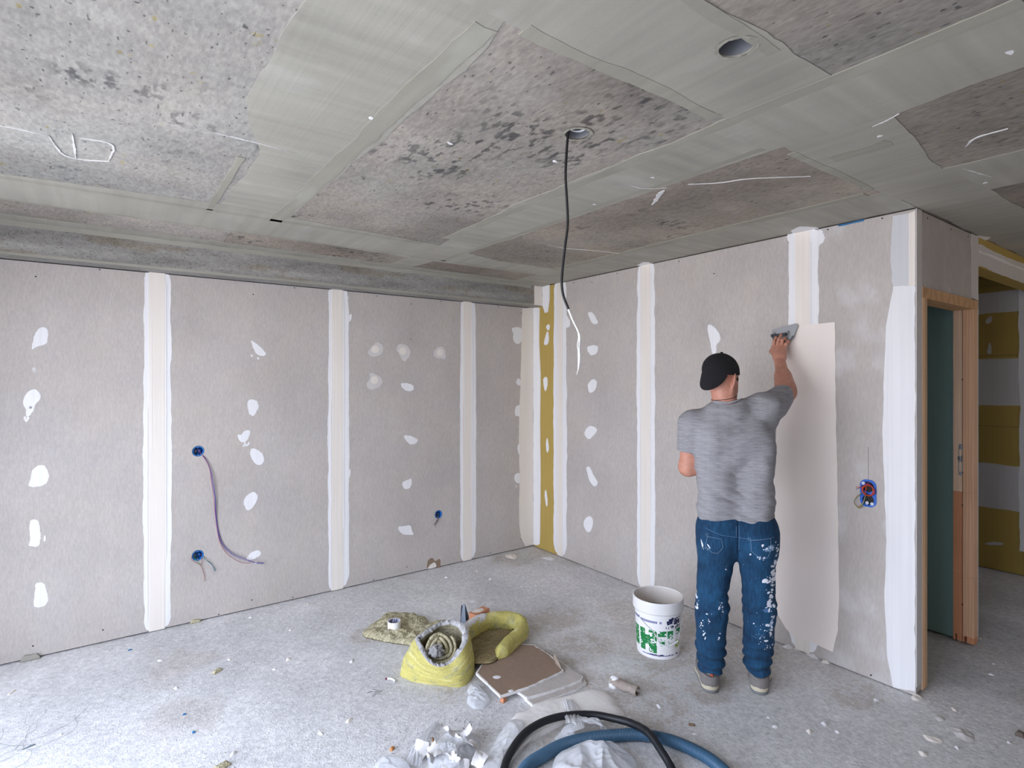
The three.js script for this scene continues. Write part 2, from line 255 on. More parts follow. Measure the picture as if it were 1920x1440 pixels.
// --- left wall: boards under the concrete beam
const wallLeft = struct('wall_left', 'long plasterboard wall under the concrete beam with taped joints', 'wall');
mesh('wall_core', box(-4.6, 2.9, -0.05, H, -0.2, -0.06), M.cavity, wallLeft);
const JL = [-4.25, -3.079, -1.91, -0.737, 0];
const boxesLeft = [[-2.849,1.14],[-2.851,0.443],[-1.037,0.457]];
JL.slice(0, -1).forEach((x, i) => {
  const holes = boxesLeft.filter(b => b[0] > x && b[0] < JL[i + 1]).map(b => circle(b[0], b[1], 0.036));
  mesh('plasterboard', plate(rect(x + 0.0015, JL[i + 1] - 0.0015, 0.009, BEAM - 0.006), 0.0125, -0.0125, holes), M.board, wallLeft);
});
mesh('plasterboard', plate(rect(-4.6, -4.252, 0.009, BEAM - 0.006), 0.0125, -0.0125), M.board, wallLeft);
joint(wallLeft, -3.157, -3.001, 0.004, BEAM, 1, { cut: 0.035 });
joint(wallLeft, -1.984, -1.818, 0.004, BEAM, 2, { l: 0.16, r: 0.3, cut: 0.045 });
joint(wallLeft, -0.822, -0.655, 0.004, BEAM, 3, { l: 0.18, r: 0.3, cut: 0.04, amp: 0.006 });
mesh('joint_compound', plate(rough([...[[0,0.016],[-0.098,0.017],[-0.149,0.108],[-0.168,0.253],[-0.168,0.659],[-0.174,1.166],[-0.155,1.673],[-0.143,1.978],[-0.136,2.294],[0,2.309]]], 0.006, 0.02, 5, 14), 0.002), M.cream, wallLeft);
joint(wallLeft, -4.33, -3.85, 0.35, 1.72, 4, { cut: 0.2, amp: 0.01 });
[
  [[-3.692,1.795],[-3.69,1.845],[-3.675,1.901],[-3.652,1.924],[-3.629,1.919],[-3.623,1.882],[-3.631,1.832],[-3.656,1.818],[-3.673,1.812]],
  [[-3.732,1.503],[-3.722,1.53],[-3.705,1.557],[-3.679,1.562],[-3.659,1.535],[-3.658,1.504],[-3.679,1.478],[-3.688,1.44],[-3.708,1.409],[-3.719,1.407],[-3.721,1.45],[-3.732,1.475]],
  [[-3.708,1.005],[-3.699,1.051],[-3.692,1.096],[-3.668,1.119],[-3.64,1.116],[-3.623,1.08],[-3.619,1.042],[-3.632,1.012],[-3.662,0.997]],
  [[-3.708,0.663],[-3.701,0.699],[-3.705,0.734],[-3.699,0.807],[-3.673,0.803],[-3.659,0.752],[-3.656,0.688],[-3.668,0.65]],
  [[-3.683,0.299],[-3.68,0.385],[-3.675,0.437],[-3.646,0.431],[-3.632,0.393],[-3.623,0.319],[-3.64,0.295]],
  [[-2.522,1.894],[-2.494,1.877],[-2.443,1.829],[-2.425,1.799],[-2.443,1.787],[-2.485,1.796],[-2.505,1.833]],
  [[-2.545,1.465],[-2.53,1.476],[-2.494,1.474],[-2.473,1.432],[-2.485,1.398],[-2.509,1.362],[-2.53,1.373]],
  [[-2.607,1.236],[-2.584,1.234],[-2.567,1.257],[-2.534,1.261],[-2.539,1.209],[-2.567,1.181],[-2.594,1.19]],
  [[-2.529,1.1],[-2.517,1.133],[-2.473,1.114],[-2.441,1.074],[-2.441,1.032],[-2.464,1.012],[-2.491,1.021]],
  [[-2.57,0.768],[-2.551,0.803],[-2.505,0.827],[-2.48,0.794],[-2.491,0.748],[-2.543,0.699]],
  [[-2.553,0.355],[-2.534,0.393],[-2.491,0.411],[-2.457,0.394],[-2.47,0.368],[-2.525,0.35]],
  [[-1.386,1.582],[-1.339,1.587],[-1.273,1.561],[-1.273,1.53],[-1.307,1.519],[-1.361,1.537]],
  [[-1.357,1.152],[-1.307,1.149],[-1.234,1.109],[-1.25,1.083],[-1.295,1.077],[-1.339,1.111]],
  [[-1.372,0.764],[-1.328,0.785],[-1.295,0.791],[-1.289,0.745],[-1.312,0.712],[-1.355,0.714]],
  [[-1.408,0.407],[-1.372,0.407],[-1.3,0.399],[-1.289,0.358],[-1.27,0.324],[-1.317,0.327],[-1.384,0.353]],
  [[-0.258,2.095],[-0.193,2.111],[-0.149,2.1],[-0.143,1.984],[-0.187,1.951],[-0.237,1.98],[-0.243,2.05]],
  [[-0.231,0.686],[-0.2,0.728],[-0.157,0.713],[-0.157,0.637],[-0.193,0.631]],
  [[-0.212,1.355],[-0.164,1.369],[-0.157,1.272],[-0.215,1.274]],
  [[-0.187,0.995],[-0.162,1.003],[-0.155,0.901],[-0.181,0.913]],
  [[-3.69,1.687],[-3.678,1.687],[-3.675,1.669],[-3.687,1.666]], [[-3.642,0.695],[-3.637,0.71],[-3.634,0.681],[-3.641,0.67]], [[-1.822,2.113],[-1.801,2.127],[-1.805,2.081],[-1.822,2.067]], [[-1.835,0.9],[-1.814,0.919],[-1.814,0.856],[-1.835,0.85]], [[-0.206,1.597],[-0.181,1.627],[-0.155,1.602],[-0.155,1.561],[-0.193,1.562]],
].forEach((p, i) => patch(wallLeft, p, 20 + i));
// dabs of filler trailing below some patches
{ const r = rng(5); for (const [x, y] of [[-3.713,1.397],[-3.72,1.388],[-3.725,1.401],[-2.563,1.166],[-2.549,1.158],[-2.57,1.155],[-2.539,1.172],[-3.68,1.675],[-0.206,0.602],[-2.518,1.786],[-3.701,1.459],[-2.477,1.768],[-2.491,0.324]]) patch(wallLeft, [0, 1, 2, 3, 4].map(i => [x + Math.cos(i * 1.26) * 0.006 * (0.6 + r()), y + Math.sin(i * 1.26) * 0.01 * (0.6 + r())]), 60 + x, M.white, 0.001); }
for (const [x, y] of [[-1.607,1.859],[-1.368,1.852],[-1.024,1.848],[-1.614,1.613]]) {                 // plugged holes with a thin halo of filler
  const r = rng(Math.round(x * 977));
  patch(wallLeft, Array.from({ length: 9 }, (_, i) => { const q = 0.055 * (0.62 + 0.75 * r()); return [x + Math.cos(i * 0.7) * q, y + Math.sin(i * 0.7) * q * 1.1 - 0.008]; }), 80 + x, M.thin, 0.006);
  const g = new THREE.CylinderGeometry(0.031, 0.031, 0.004, 28); g.rotateX(Math.PI / 2); g.translate(x, y, 0.001); mesh('hole_plug', g, M.cream, wallLeft);
}
screws(wallLeft, [[-3.678,2.219],[-3.379,2.294],[-2.508,2.218],[-2.229,2.29],[-1.592,2.286],[-1.293,2.245],[-1.012,2.29],[-0.414,2.289],[-0.149,2.248],[-3.69,0.075],[-3.363,0.081],[-2.727,0.018],[-2.518,0.067],[-2.241,0.022],[-1.623,0.019],[-1.331,0.064],[-0.503,0.026],[-0.155,0.094],[-1.298,1.952]]);
{ // torn board paper by the floor, with a lump of gypsum showing
  patch(wallLeft, [[-1.145,0.013],[-1.135,0.083],[-1.094,0.094],[-1.068,0.061],[-1.027,0.072],[-1.022,0.002],[-1.043,-0.008],[-1.074,0.053],[-1.119,0.035]], 91, mat('#8f7a66', 0.95), 0.004, 'torn_paper');
  patch(wallLeft, [[-1.135,0.011],[-1.119,0.044],[-1.074,0.049],[-1.058,0.014],[-1.089,0.006]], 92, M.cream, 0.003, 'bare_gypsum');
}
// --- the concrete beam
const beam = struct('concrete_beam', 'grey concrete beam running along the top of the left wall', 'beam');
mesh('beam_body', box(-4.6, 0, BEAM, H, -0.06, 0.14), M.concrete, beam);
mesh('skim_edge', plate(rough(rect(-4.6, -0.14, H - 0.03, H - 0.001), 0.006, 0.05, 7, 9), 0.002, 0.14), M.skim, beam);
mesh('skim_edge', plate(rough(rect(-4.6, -0.1, BEAM, BEAM + 0.016), 0.004, 0.05, 8, 9), 0.002, 0.14), M.skim, beam);
mesh('joint_compound', plate(rough(rect(-0.1, -0.001, BEAM + 0.004, H - 0.006), 0.006, 0.02, 9, 20), 0.003, 0.14), M.cream, beam);

// --- right wall (its own axes: x along the wall from the corner, z out of the wall into the room)
const wallRight = struct('wall_right', 'plasterboard wall being skimmed with plaster to the right of the corner', 'wall');
wallRight.rotation.y = -Math.PI / 2;
mesh('wall_core', box(-0.06, RZ - 0.016, 0.004, H, -0.087, -0.013), M.cavity, wallRight);
const boxRight = [2.938,1.004];
function roundRect(cx, cy, w, h, r) { const p = new THREE.Path(), x = cx - w / 2, y = cy - h / 2; p.moveTo(x + r, y); p.lineTo(x + w - r, y); p.absarc(x + w - r, y + r, r, -Math.PI / 2, 0); p.lineTo(x + w, y + h - r); p.absarc(x + w - r, y + h - r, r, 0, Math.PI / 2); p.lineTo(x + r, y + h); p.absarc(x + r, y + h - r, r, Math.PI / 2, Math.PI); p.lineTo(x, y + r); p.absarc(x + r, y + r, r, Math.PI, Math.PI * 1.5); return p; }
const JR = [0.004, 0.36, 1.39, 2.58, RZ];
JR.slice(0, -1).forEach((x, i) => mesh('plasterboard', plate(rect(x + 0.001, JR[i + 1] - 0.001, 0.006, H - 0.007), 0.0125, -0.0125, i === 3 ? [roundRect(boxRight[0], boxRight[1], 0.074, 0.142, 0.03)] : []), i ? (i === 3 ? M.worn : M.board) : M.yellow, wallRight));
mesh('joint_compound', plate(rough([[0.004,2.309],[0.004,0.016],[0.066,0.026],[0.098,0.044],[0.106,0.148],[0.114,0.658],[0.106,1.165],[0.114,1.673],[0.09,1.979],[0.098,2.299]], 0.003, 0.02, 11, 20), 0.002), M.white, wallRight);
mesh('joint_compound', plate(rough([[0.146,2.305],[0.146,2.497],[0.249,2.498],[0.249,2.369],[0.225,2.247],[0.178,2.241],[0.146,2.305]], 0.004, 0.02, 12, 20), 0.003), M.white, wallRight);
joint(wallRight, 0.3, 0.485, 0.006, H, 13, { l: 0.3, r: 0.3, amp: 0.012 });
joint(wallRight, 1.305, 1.484, 0.006, H, 14, { l: 0.22, r: 0.26, amp: 0.012 });
joint(wallRight, 2.497, 2.682, 0.006, H, 15, { l: 0.24, r: 0.3, amp: 0.01 });
patch(wallRight, [[2.499,2.505],[2.544,2.54],[2.601,2.531],[2.662,2.495],[2.707,2.464],[2.701,2.41],[2.668,2.392],[2.656,2.372],[2.632,2.424],[2.57,2.452],[2.512,2.444]], 16, M.white, 0.012);
[
  [[0.762,2.192],[0.818,2.181],[0.878,2.09],[0.846,2.082],[0.8,2.11]], [[0.752,1.892],[0.807,1.906],[0.878,1.893],[0.865,1.841],[0.8,1.823],[0.762,1.852]],
  [[0.762,1.577],[0.827,1.619],[0.865,1.599],[0.846,1.533],[0.788,1.502],[0.762,1.532]], [[0.716,1.159],[0.771,1.215],[0.843,1.212],[0.869,1.192],[0.814,1.129],[0.768,1.106],[0.726,1.128]],
  [[0.742,0.861],[0.781,0.866],[0.827,0.804],[0.878,0.748],[0.843,0.711],[0.781,0.747],[0.753,0.807]], [[0.707,0.35],[0.716,0.403],[0.781,0.446],[0.814,0.43],[0.814,0.366],[0.768,0.306],[0.726,0.322]],
  [[1.941,1.995],[1.976,1.986],[2.037,1.908],[2.031,1.873],[2.011,1.863],[2.001,1.778],[1.984,1.779],[1.959,1.871]],
  [[0.166,1.945],[0.184,2.024],[0.218,2.067],[0.237,1.998],[0.218,1.947]], [[0.154,1.622],[0.202,1.639],[0.218,1.576],[0.184,1.502]], [[0.192,0.998],[0.21,1.069],[0.233,0.957],[0.21,0.927]], [[0.174,0.547],[0.186,0.583],[0.218,0.463],[0.202,0.415]],
  [[0.466,2.2],[0.523,2.147],[0.523,2.09],[0.48,2.083]], [[0.194,2.114],[0.241,2.131],[0.249,2.1],[0.225,2.072]],
].forEach((p, i) => patch(wallRight, p, 120 + i));
// the wide coat of fresh plaster that the man is drawing out
mesh('fresh_plaster', plate(rough([[2.479,1.853],[2.538,1.939],[2.768,1.946],[2.771,1.656],[2.774,1.354],[2.782,1.053],[2.785,0.752],[2.791,0.453],[2.785,0.21],[2.757,0.072],[2.692,0.077],[2.629,0.084],[2.544,0.071],[2.486,0.107],[2.432,0.18],[2.405,0.336],[2.405,0.666],[2.409,0.997],[2.426,1.329],[2.459,1.592]], 0.004, 0.03, 17, 14), 0.0046), M.fresh, wallRight);
// the filled corner bead at the end of the wall
mesh('corner_coat', plate(rough([[3.155,2.476],[3.055,2.481],[3.045,2.317],[3.05,2.139],[3.058,2.11],[3.155,2.097]], 0.006, 0.02, 18, 20), 0.0018), mat('#d9dbdd', 0.8, { map: T.plaster }), wallRight);
mesh('corner_coat', plate(rough([[3.156,2.1],[3.057,2.11],[3.032,1.908],[3.024,1.634],[3.015,1.34],[3.02,1.198],[3.028,0.985],[3.037,0.77],[3.028,0.474],[3.032,0.154],[3.058,0.007],[3.156,0.029]], 0.006, 0.02, 19, 16), 0.003), M.white, wallRight);
mesh('corner_coat', plate(rough([[3.06,2.11],[3.067,2.109],[3.042,1.907],[3.035,1.634],[3.027,1.341],[3.04,0.77],[3.04,0.477],[3.045,0.159],[3.067,0.022],[3.055,0.008],[3.03,0.153],[3.017,0.47],[3.027,0.767],[3.007,1.339],[3.015,1.634],[3.025,1.908]], 0.004, 0.03, 22, 10), 0.0038), M.white, wallRight);
mesh('corner_bead', plate(rough([[3.127,2.477],[3.156,2.484],[3.156,2.103],[3.127,2.101]], 0.001, 0.02, 21, 10), 0.0026), M.cream, wallRight);
screws(wallRight, [[0.579,2.472],[0.807,2.441],[1.096,2.476],[1.7,2.472],[1.988,2.339],[2.728,2.48],[3.005,2.48],[0.839,0.033],[1.154,0.017],[2.951,0.023]]);
{ const g = plate(rough([[2.937,1.255],[2.94,1.255],[2.94,1.076],[2.937,1.076]], 0.0004, 0.03, 23, 9), 0.0006); mesh('pencil_line', g, mat('#8f8b8a', 0.9), wallRight); }
// strip of blue vapour film showing at the top joint
mesh('film_edge', plate(rough([[2.785,2.493],[2.917,2.496],[2.917,2.485],[2.785,2.484]], 0.004, 0.03, 24, 20), 0.001, 0.0005), mat('#2f6f9f', 0.6), wallRight);

// --- the wall with the door opening, turning the corner (x along it, facing the camera's side)
const wallDoor = struct('wall_door', 'short plasterboard wall with a framed door opening beyond the corner', 'wall'), DX0 = 0.134, DX1 = 0.905, DTOP = 2.045;
mesh('wall_core', box(0, 0.074, 0.02, H, RZ - 0.1, RZ - 0.001), M.cavity, wallDoor);
mesh('plasterboard', plate(rect(0, 0.074, 0.02, H - 0.004), 0.0125, RZ - 0.0125), M.worn, wallDoor);
mesh('plasterboard', plate(rect(0.0745, 0.86, 2.104, H - 0.006), 0.0125, RZ - 0.0125), M.worn, wallDoor);
mesh('wall_core', box(0.0745, 0.99, 2.104, H, RZ - 0.1, RZ - 0.0126), M.cavity, wallDoor);
mesh('plasterboard', plate(rect(0.9655, 0.99, 0.012, H - 0.004), 0.0125, RZ - 0.0125), M.worn, wallDoor);
mesh('wall_core', box(0.9655, 0.99, 0.012, 2.1, RZ - 0.1, RZ - 0.0126), M.cavity, wallDoor);
mesh('corner_coat', plate(rough(rect(0.001, 0.072, 0.05, H - 0.004), 0.003, 0.03, 31, 14), 0.0025, RZ), M.thin, wallDoor);
mesh('joint_compound', plate(rough(rect(0.862, 0.99, 2.107, H - 0.004), 0.004, 0.02, 32, 20), 0.0025, RZ), M.thin, wallDoor);
mesh('joint_compound', plate(rough(rect(0.967, 0.989, 0.02, 2.104), 0.002, 0.02, 33, 20), 0.0025, RZ), M.thin, wallDoor);
screws(wallDoor, []);
for (const [x, y] of [[0.156,2.472],[0.512,2.468],[0.805,2.47]]) { const g = new THREE.CylinderGeometry(0.0042, 0.0042, 0.003, 10); g.rotateX(Math.PI / 2); g.translate(x, y, RZ); mesh('screw_head', g, M.black, wallDoor); }
// closet side wall of green board behind the opening, and the closet's other sides
const closet = struct('wall_closet', 'blue-green moisture board wall inside the door opening', 'wall');
mesh('plasterboard', box(0.93, 0.955, 0.014, H, 1.2, RZ - 0.105), M.green, closet);
mesh('wall_core', box(0.955, 0.99, 0, H, 0, RZ - 0.105), M.cavity, closet);
mesh('plasterboard', box(0.09, 0.93, 0, H, 1.1, 1.2), M.board, closet);
mesh('plasterboard', box(0.088, 0.1, 0, H, 1.2, RZ - 0.1), M.board, closet);
// corridor: wall of yellow boards with filled joints, and the lintel over its entrance
const corridor = struct('wall_corridor', 'corridor wall of ochre boards with horizontal bands of filler', 'wall');
corridor.rotation.y = -Math.PI / 2; corridor.position.x = 2.75;
mesh('wall_core', box(0, 6.2, 0, H, -0.1, -0.013), M.cavity, corridor);
for (const [a, b] of [[0.006, 0.618], [0.621, 1.218], [1.221, 1.818], [1.821, 2.418], [2.421, 2.495]]) for (const [c, d] of [[0.01, 1.18], [1.182, 3.01], [3.012, 4.6], [4.602, 6.2]]) mesh('plasterboard', plate(rect(c, d, a, b), 0.0125, -0.0125), M.yellow, corridor);
[[0.52, 0.9], [1.4, 1.79], [2.18, 2.355]].forEach(([a, b], i) => mesh('joint_compound', plate(rough(rect(0.01, 6.2, a, b), 0.012, 0.05, 40 + i, 6), 0.002), M.thin, corridor));
mesh('joint_compound', plate(rough(rect(2.985, 3.12, 0.2, H - 0.01), 0.012, 0.04, 44, 8), 0.003), M.white, corridor);
[[[2.76,0.205],[2.81,0.235],[2.883,0.243],[2.883,0.23],[2.817,0.209]], [[2.781,1.878],[2.796,1.932],[2.806,1.873],[2.803,1.837],[2.781,1.837]], [[2.771,2.126],[2.81,2.159],[2.803,2.105],[2.774,2.093]]].forEach((p, i) => patch(corridor, p, 140 + i, M.thin));
const lintel = struct('wall_lintel', 'lintel over the corridor entrance with ochre strip under the ceiling', 'wall');
mesh('plasterboard', box(0.99, 2.75, 2.315, H, RZ - 0.1, RZ), M.yellow, lintel);
mesh('joint_compound', plate(rough(rect(0.995, 2.75, 2.317, 2.452), 0.012, 0.05, 46, 7), 0.002, RZ), M.thin, lintel);
mesh('joint_compound', plate(rough(rect(0.995, 2.75, 2.402, 2.418), 0.008, 0.05, 47, 5), 0.003, RZ), M.white, lintel);
// walls out of the picture: the glazed side (daylight) and the wall behind the camera
const WZ0 = 0.95, WZ1 = 4.3, WTOP = 2.36;
const wallWindow = struct('wall_window', 'outer wall with the wide terrace opening', 'wall');
mesh('pier', box(-4.85, -4.6, -0.2, H, -0.2, WZ0), M.board, wallWindow);
mesh('pier', box(-4.85, -4.6, -0.2, H, WZ1, 6.35), M.board, wallWindow);
mesh('lintel', box(-4.85, -4.6, WTOP, H, WZ0, WZ1), M.board, wallWindow);
mesh('threshold', box(-4.85, -4.6, -0.2, 0.01, WZ0, WZ1), M.concrete, wallWindow);
const window1 = struct('window_1', 'aluminium frame of the open terrace window', 'window');
mesh('window_frame', mergeGeometries([box(-4.78, -4.72, 0.01, WTOP, WZ0, WZ0 + 0.06), box(-4.78, -4.72, 0.01, WTOP, WZ1 - 0.06, WZ1), box(-4.78, -4.72, WTOP - 0.06, WTOP, WZ0 + 0.06, WZ1 - 0.06), box(-4.78, -4.72, 0.01, 0.05, WZ0 + 0.06, WZ1 - 0.06)]), M.aluminium, window1);
const wallRear = struct('wall_rear', 'plasterboard wall behind the camera', 'wall');
for (const [a, b, c, d] of [[-4.6, 1.5, 0, H], [2.4, 2.9, 0, H], [1.5, 2.4, 0, 1.1], [1.5, 2.4, 2.1, H]]) mesh('plasterboard', box(a, b, c, d, 6.2, 6.35), M.board, wallRear);
const addedWindow2 = struct('window_2', 'aluminium frame of an unseen unglazed window added behind the camera', 'window');  // unseen opening, added and sized to brighten the corridor
mesh('window_frame', mergeGeometries([box(1.5, 1.54, 1.1, 2.1, 6.25, 6.3), box(2.36, 2.4, 1.1, 2.1, 6.25, 6.3), box(1.54, 2.36, 2.06, 2.1, 6.25, 6.3), box(1.54, 2.36, 1.1, 1.14, 6.25, 6.3)]), M.aluminium, addedWindow2);

// --- ceiling: old boards with filler bands over their joints; two round openings for lamps
const ceiling = struct('ceiling', 'stained grey ceiling boards with wide bands of greenish filler', 'ceiling');
ceiling.position.y = H;
const lampHoles = [[-1.989,2.782],[-2.004,3.411]], flat = (g) => g.rotateX(Math.PI / 2);       // outlines in (x, z); thickness hangs down
{
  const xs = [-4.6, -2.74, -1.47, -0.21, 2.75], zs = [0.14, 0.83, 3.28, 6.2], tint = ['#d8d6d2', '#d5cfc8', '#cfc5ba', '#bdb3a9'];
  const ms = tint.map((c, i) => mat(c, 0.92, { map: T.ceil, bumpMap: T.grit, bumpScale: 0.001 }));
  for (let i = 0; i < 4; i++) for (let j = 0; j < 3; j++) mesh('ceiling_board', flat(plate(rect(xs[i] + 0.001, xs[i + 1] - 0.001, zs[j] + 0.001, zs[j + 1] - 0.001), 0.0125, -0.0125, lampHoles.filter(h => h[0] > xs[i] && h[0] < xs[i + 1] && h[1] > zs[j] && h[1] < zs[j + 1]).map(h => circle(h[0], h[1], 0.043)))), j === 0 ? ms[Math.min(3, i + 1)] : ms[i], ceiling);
  mesh('ceiling_slab', box(-4.85, 2.9, 0.1, 0.3, -0.2, 6.35), M.concrete, ceiling);
  for (const [a, b, c, d] of [[-4.85, 2.9, -0.2, 0.139], [2.751, 2.9, 0.139, 6.35], [-4.85, -4.601, 0.139, 6.35], [-4.601, 2.751, 6.201, 6.35]]) mesh('ceiling_edge', box(a, b, 0.001, 0.1, c, d), M.concrete, ceiling);
  const band = (pts, seed, d = 0.0016, m = M.skim, amp = 0.014) => mesh('filler_band', flat(plate(rough(pts, amp, 0.035, seed, 7), d)), m, ceiling);
  const H2 = circle(lampHoles[1][0], lampHoles[1][1], 0.043);
  band([[-2.54, 0.9], [-2.535, 2], [-2.52, 2.9], [-2.56, 3.2], [-2.96, 3.2], [-2.98, 2.7], [-2.99, 2.36], [-2.92, 2.1], [-2.86, 1.9], [-2.87, 1.5], [-2.89, 0.9]], 50);
  band([[-4.6, 0.62], [-2.84, 0.6], [-2.2, 0.6], [-1.4, 0.55], [-0.02, 0.6], [-0.02, 0.86], [-1.0, 0.85], [-1.6, 1.02], [-2.3, 1.08], [-2.9, 1.14], [-3.3, 1.1], [-4.6, 0.95]], 51, 0.0024, M.skimX);
  band([[-1.42, 0.16], [-1.3, 1.4], [-1.29, 3.15], [-1.24, 3.5], [-1.34, 4.4], [-1.36, 6.2], [-1.66, 6.2], [-1.6, 3.9], [-1.63, 3.2], [-1.67, 2.8], [-1.69, 1.98], [-1.56, 0.9], [-1.6, 0.16]], 52, 0.003);
  { // the band along the lamp openings, cut round the second opening
    const s = shapeOf(rough([[-4.6, 3.12], [-2.55, 3.14], [-2.15, 3.14], [-1.5, 3.17], [-1.24, 3.15], [-0.41, 3.15], [0.0, 3.17], [2.75, 3.17], [2.75, 3.5], [0.0, 3.47], [-0.5, 3.42], [-1.3, 3.5], [-1.76, 3.49], [-1.96, 3.49], [-2.04, 3.49], [-2.33, 3.44], [-4.6, 3.4]], 0.014, 0.035, 53, 7)); s.holes = [H2];
    mesh('filler_band', flat(new THREE.ExtrudeGeometry(s, { depth: 0.0022, bevelEnabled: false, curveSegments: 28 })), M.skimX, ceiling);
  }
  band([[-0.42, 0.16], [-0.4, 1.7], [-0.4, 3.16], [-0.01, 3.16], [-0.01, 0.16]], 54, 0.002);
  band([[-0.53, 3.4], [-0.42, 6.2], [-0.05, 6.2], [-0.05, 3.4]], 55, 0.002);
  band([[-4.6, 0.141], [-4.6, 0.29], [-2.2, 0.27], [-0.9, 0.26], [-0.02, 0.24], [-0.02, 0.141]], 56, 0.0018, M.skimX, 0.008);
  for (const [x0, x1, z0, z1, s] of [[-2.62, -2.55, 0.95, 3.1, 1], [-2.93, -2.9, 1.0, 1.85, 2], [-1.35, -1.31, 0.6, 3.1, 3], [-1.66, -1.6, 1.2, 3.9, 4], [-0.47, -0.4, 0.8, 3.1, 5], [-1.05, -0.97, 3.2, 3.4, 6]]) band(rect(x0, x1, z0, z1), 57 + s, 0.0032, M.ridge, Math.min(x1 - x0, z1 - z0) * 0.3);
  for (const [x0, x1, z0, z1, s] of [[-4.4, -1.7, 0.98, 1.02, 1], [-3.8, -0.5, 0.6, 0.625, 2], [-2.5, -1.7, 3.12, 3.17, 3], [-2.3, -1.9, 3.44, 3.475, 4], [-1.2, -0.5, 3.125, 3.16, 5]]) band(rect(x0, x1, z0, z1), 67 + s, 0.0032, M.ridge, Math.min(x1 - x0, z1 - z0) * 0.3);
  // dabs and lines of white filler along cracks; far-left squiggle paints a light reflection
  const fillerGlintLine = (pts, w, seed) => { const c = new THREE.CatmullRomCurve3(pts.map(p => V(p[0], p[1], 0))), n = 24, L = [], R = []; for (let i = 0; i <= n; i++) { const p = c.getPoint(i / n), t = c.getTangent(i / n), k = w * (0.3 + fbm(i * 0.6, seed, 2)) * Math.sin(Math.PI * clamp(0.06 + i / n * 0.9)); L.push([p.x - t.y * k, p.y + t.x * k]); R.push([p.x + t.y * k, p.y - t.x * k]); } mesh('filler_and_glint', flat(plate(rough([...L, ...R.reverse()], w * 0.9, 0.008, seed + 90, 60), 0.0036)), M.fillerGlint, ceiling); };
  [[[-3.101,2.037],[-3.004,2.034],[-2.898,2.033],[-2.752,2.019]], [[-1.089,1.452],[-0.858,1.437],[-0.628,1.507],[-0.336,1.556]], [[-1.126,2.395],[-1.184,2.476],[-1.234,2.537],[-1.254,2.577]], [[-1.232,2.69],[-1.134,2.786],[-1.081,2.882],[-0.888,3.062]], [[-1.44,2.53],[-1.359,2.537],[-1.27,2.602]], [[-1.203,3.424],[-1.213,3.467],[-1.236,3.516]], [[-0.47,3.479],[-0.374,3.497],[-0.247,3.519]], [[-0.728,3.555],[-0.796,3.604],[-0.803,3.694]], [[-3.641,1.661],[-3.578,1.665],[-3.511,1.656]], [[-3.511,1.656],[-3.498,1.563],[-3.475,1.469],[-3.429,1.45],[-3.335,1.491]], [[-3.442,1.727],[-3.442,1.453]], [[-3.421,1.698],[-3.334,1.705],[-3.336,1.49]]].forEach((p, i) => fillerGlintLine(p, [0.004, 0.003, 0.012, 0.002, 0.004, 0.004, 0.004, 0.004, 0.003, 0.005, 0.004, 0.004][i], i));
  for (const [x, z] of [[-1.097,3.407],[-1.395,3.827],[-1.888,2.541],[-1.429,2.654],[-2.628,2.468],[-1.371,2.239],[-2.312,2.447],[-0.178,3.481]]) patch2(x, z);
  function patch2(x, z) { const r = rng(Math.round(x * 999 + z * 77)); mesh('filler_and_glint', flat(plate(smooth([0, 1, 2, 3, 4, 5].map(i => [x + Math.cos(i) * 0.012 * (0.4 + r()), z + Math.sin(i) * 0.008 * (0.4 + r())]), 18), 0.0034)), M.white, ceiling); }
  // smears of white where the wall joints meet the ceiling
  mesh('filler_and_glint', flat(plate(rough([[-0.077,2.555],[-0.127,2.633],[-0.048,2.676],[0.069,2.675],[0.118,2.622],[0.091,2.556],[0.077,2.498]], 0.01, 0.02, 81, 30), 0.0036)), M.white, ceiling);
  mesh('filler_and_glint', flat(plate(rough([[-0.036,1.335],[-0.091,1.442],[-0.056,1.467],[0.039,1.439],[0.056,1.351]], 0.006, 0.02, 82, 30), 0.0036)), M.white, ceiling);
  mesh('filler_and_glint', flat(plate(rough([[0.92,3.142],[0.983,3.172],[1.069,3.203],[1.133,3.167],[1.152,3.13],[1.023,3.136]], 0.006, 0.02, 83, 30), 0.0036)), M.white, ceiling);
  for (const [i, [x, z]] of lampHoles.entries()) {                // plastic lamp cups in the openings
    const can = new THREE.LatheGeometry([V2(0.0435, -0.002), V2(0.048, -0.002), V2(0.048, 0.001), V2(0.0425, 0.002), V2(0.041, 0.085), V2(0.001, 0.086)].map(p => p), 40);
    const g = mesh('lamp_cup', can, mat('#6e7074', 0.6, { side: THREE.DoubleSide }), ceiling); g.position.set(x, 0, z);
    const ring = new THREE.RingGeometry(0.043, 0.056, 40, 3); ring.rotateX(Math.PI / 2); const p = ring.attributes.position; for (let k = 0; k < p.count; k++) p.setY(k, -0.002 - 0.003 * vn(k * 0.9, i)); ring.computeVertexNormals();
    const e = mesh('crumbled_edge', ring, M.ridge, ceiling); e.position.set(x, 0, z);
    if (!i) { const a = mesh('inner_ring', new THREE.TorusGeometry(0.026, 0.004, 8, 30), M.whitePlastic, ceiling); a.rotation.x = Math.PI / 2; a.position.set(x + 0.005, 0.02, z); }
  }
}

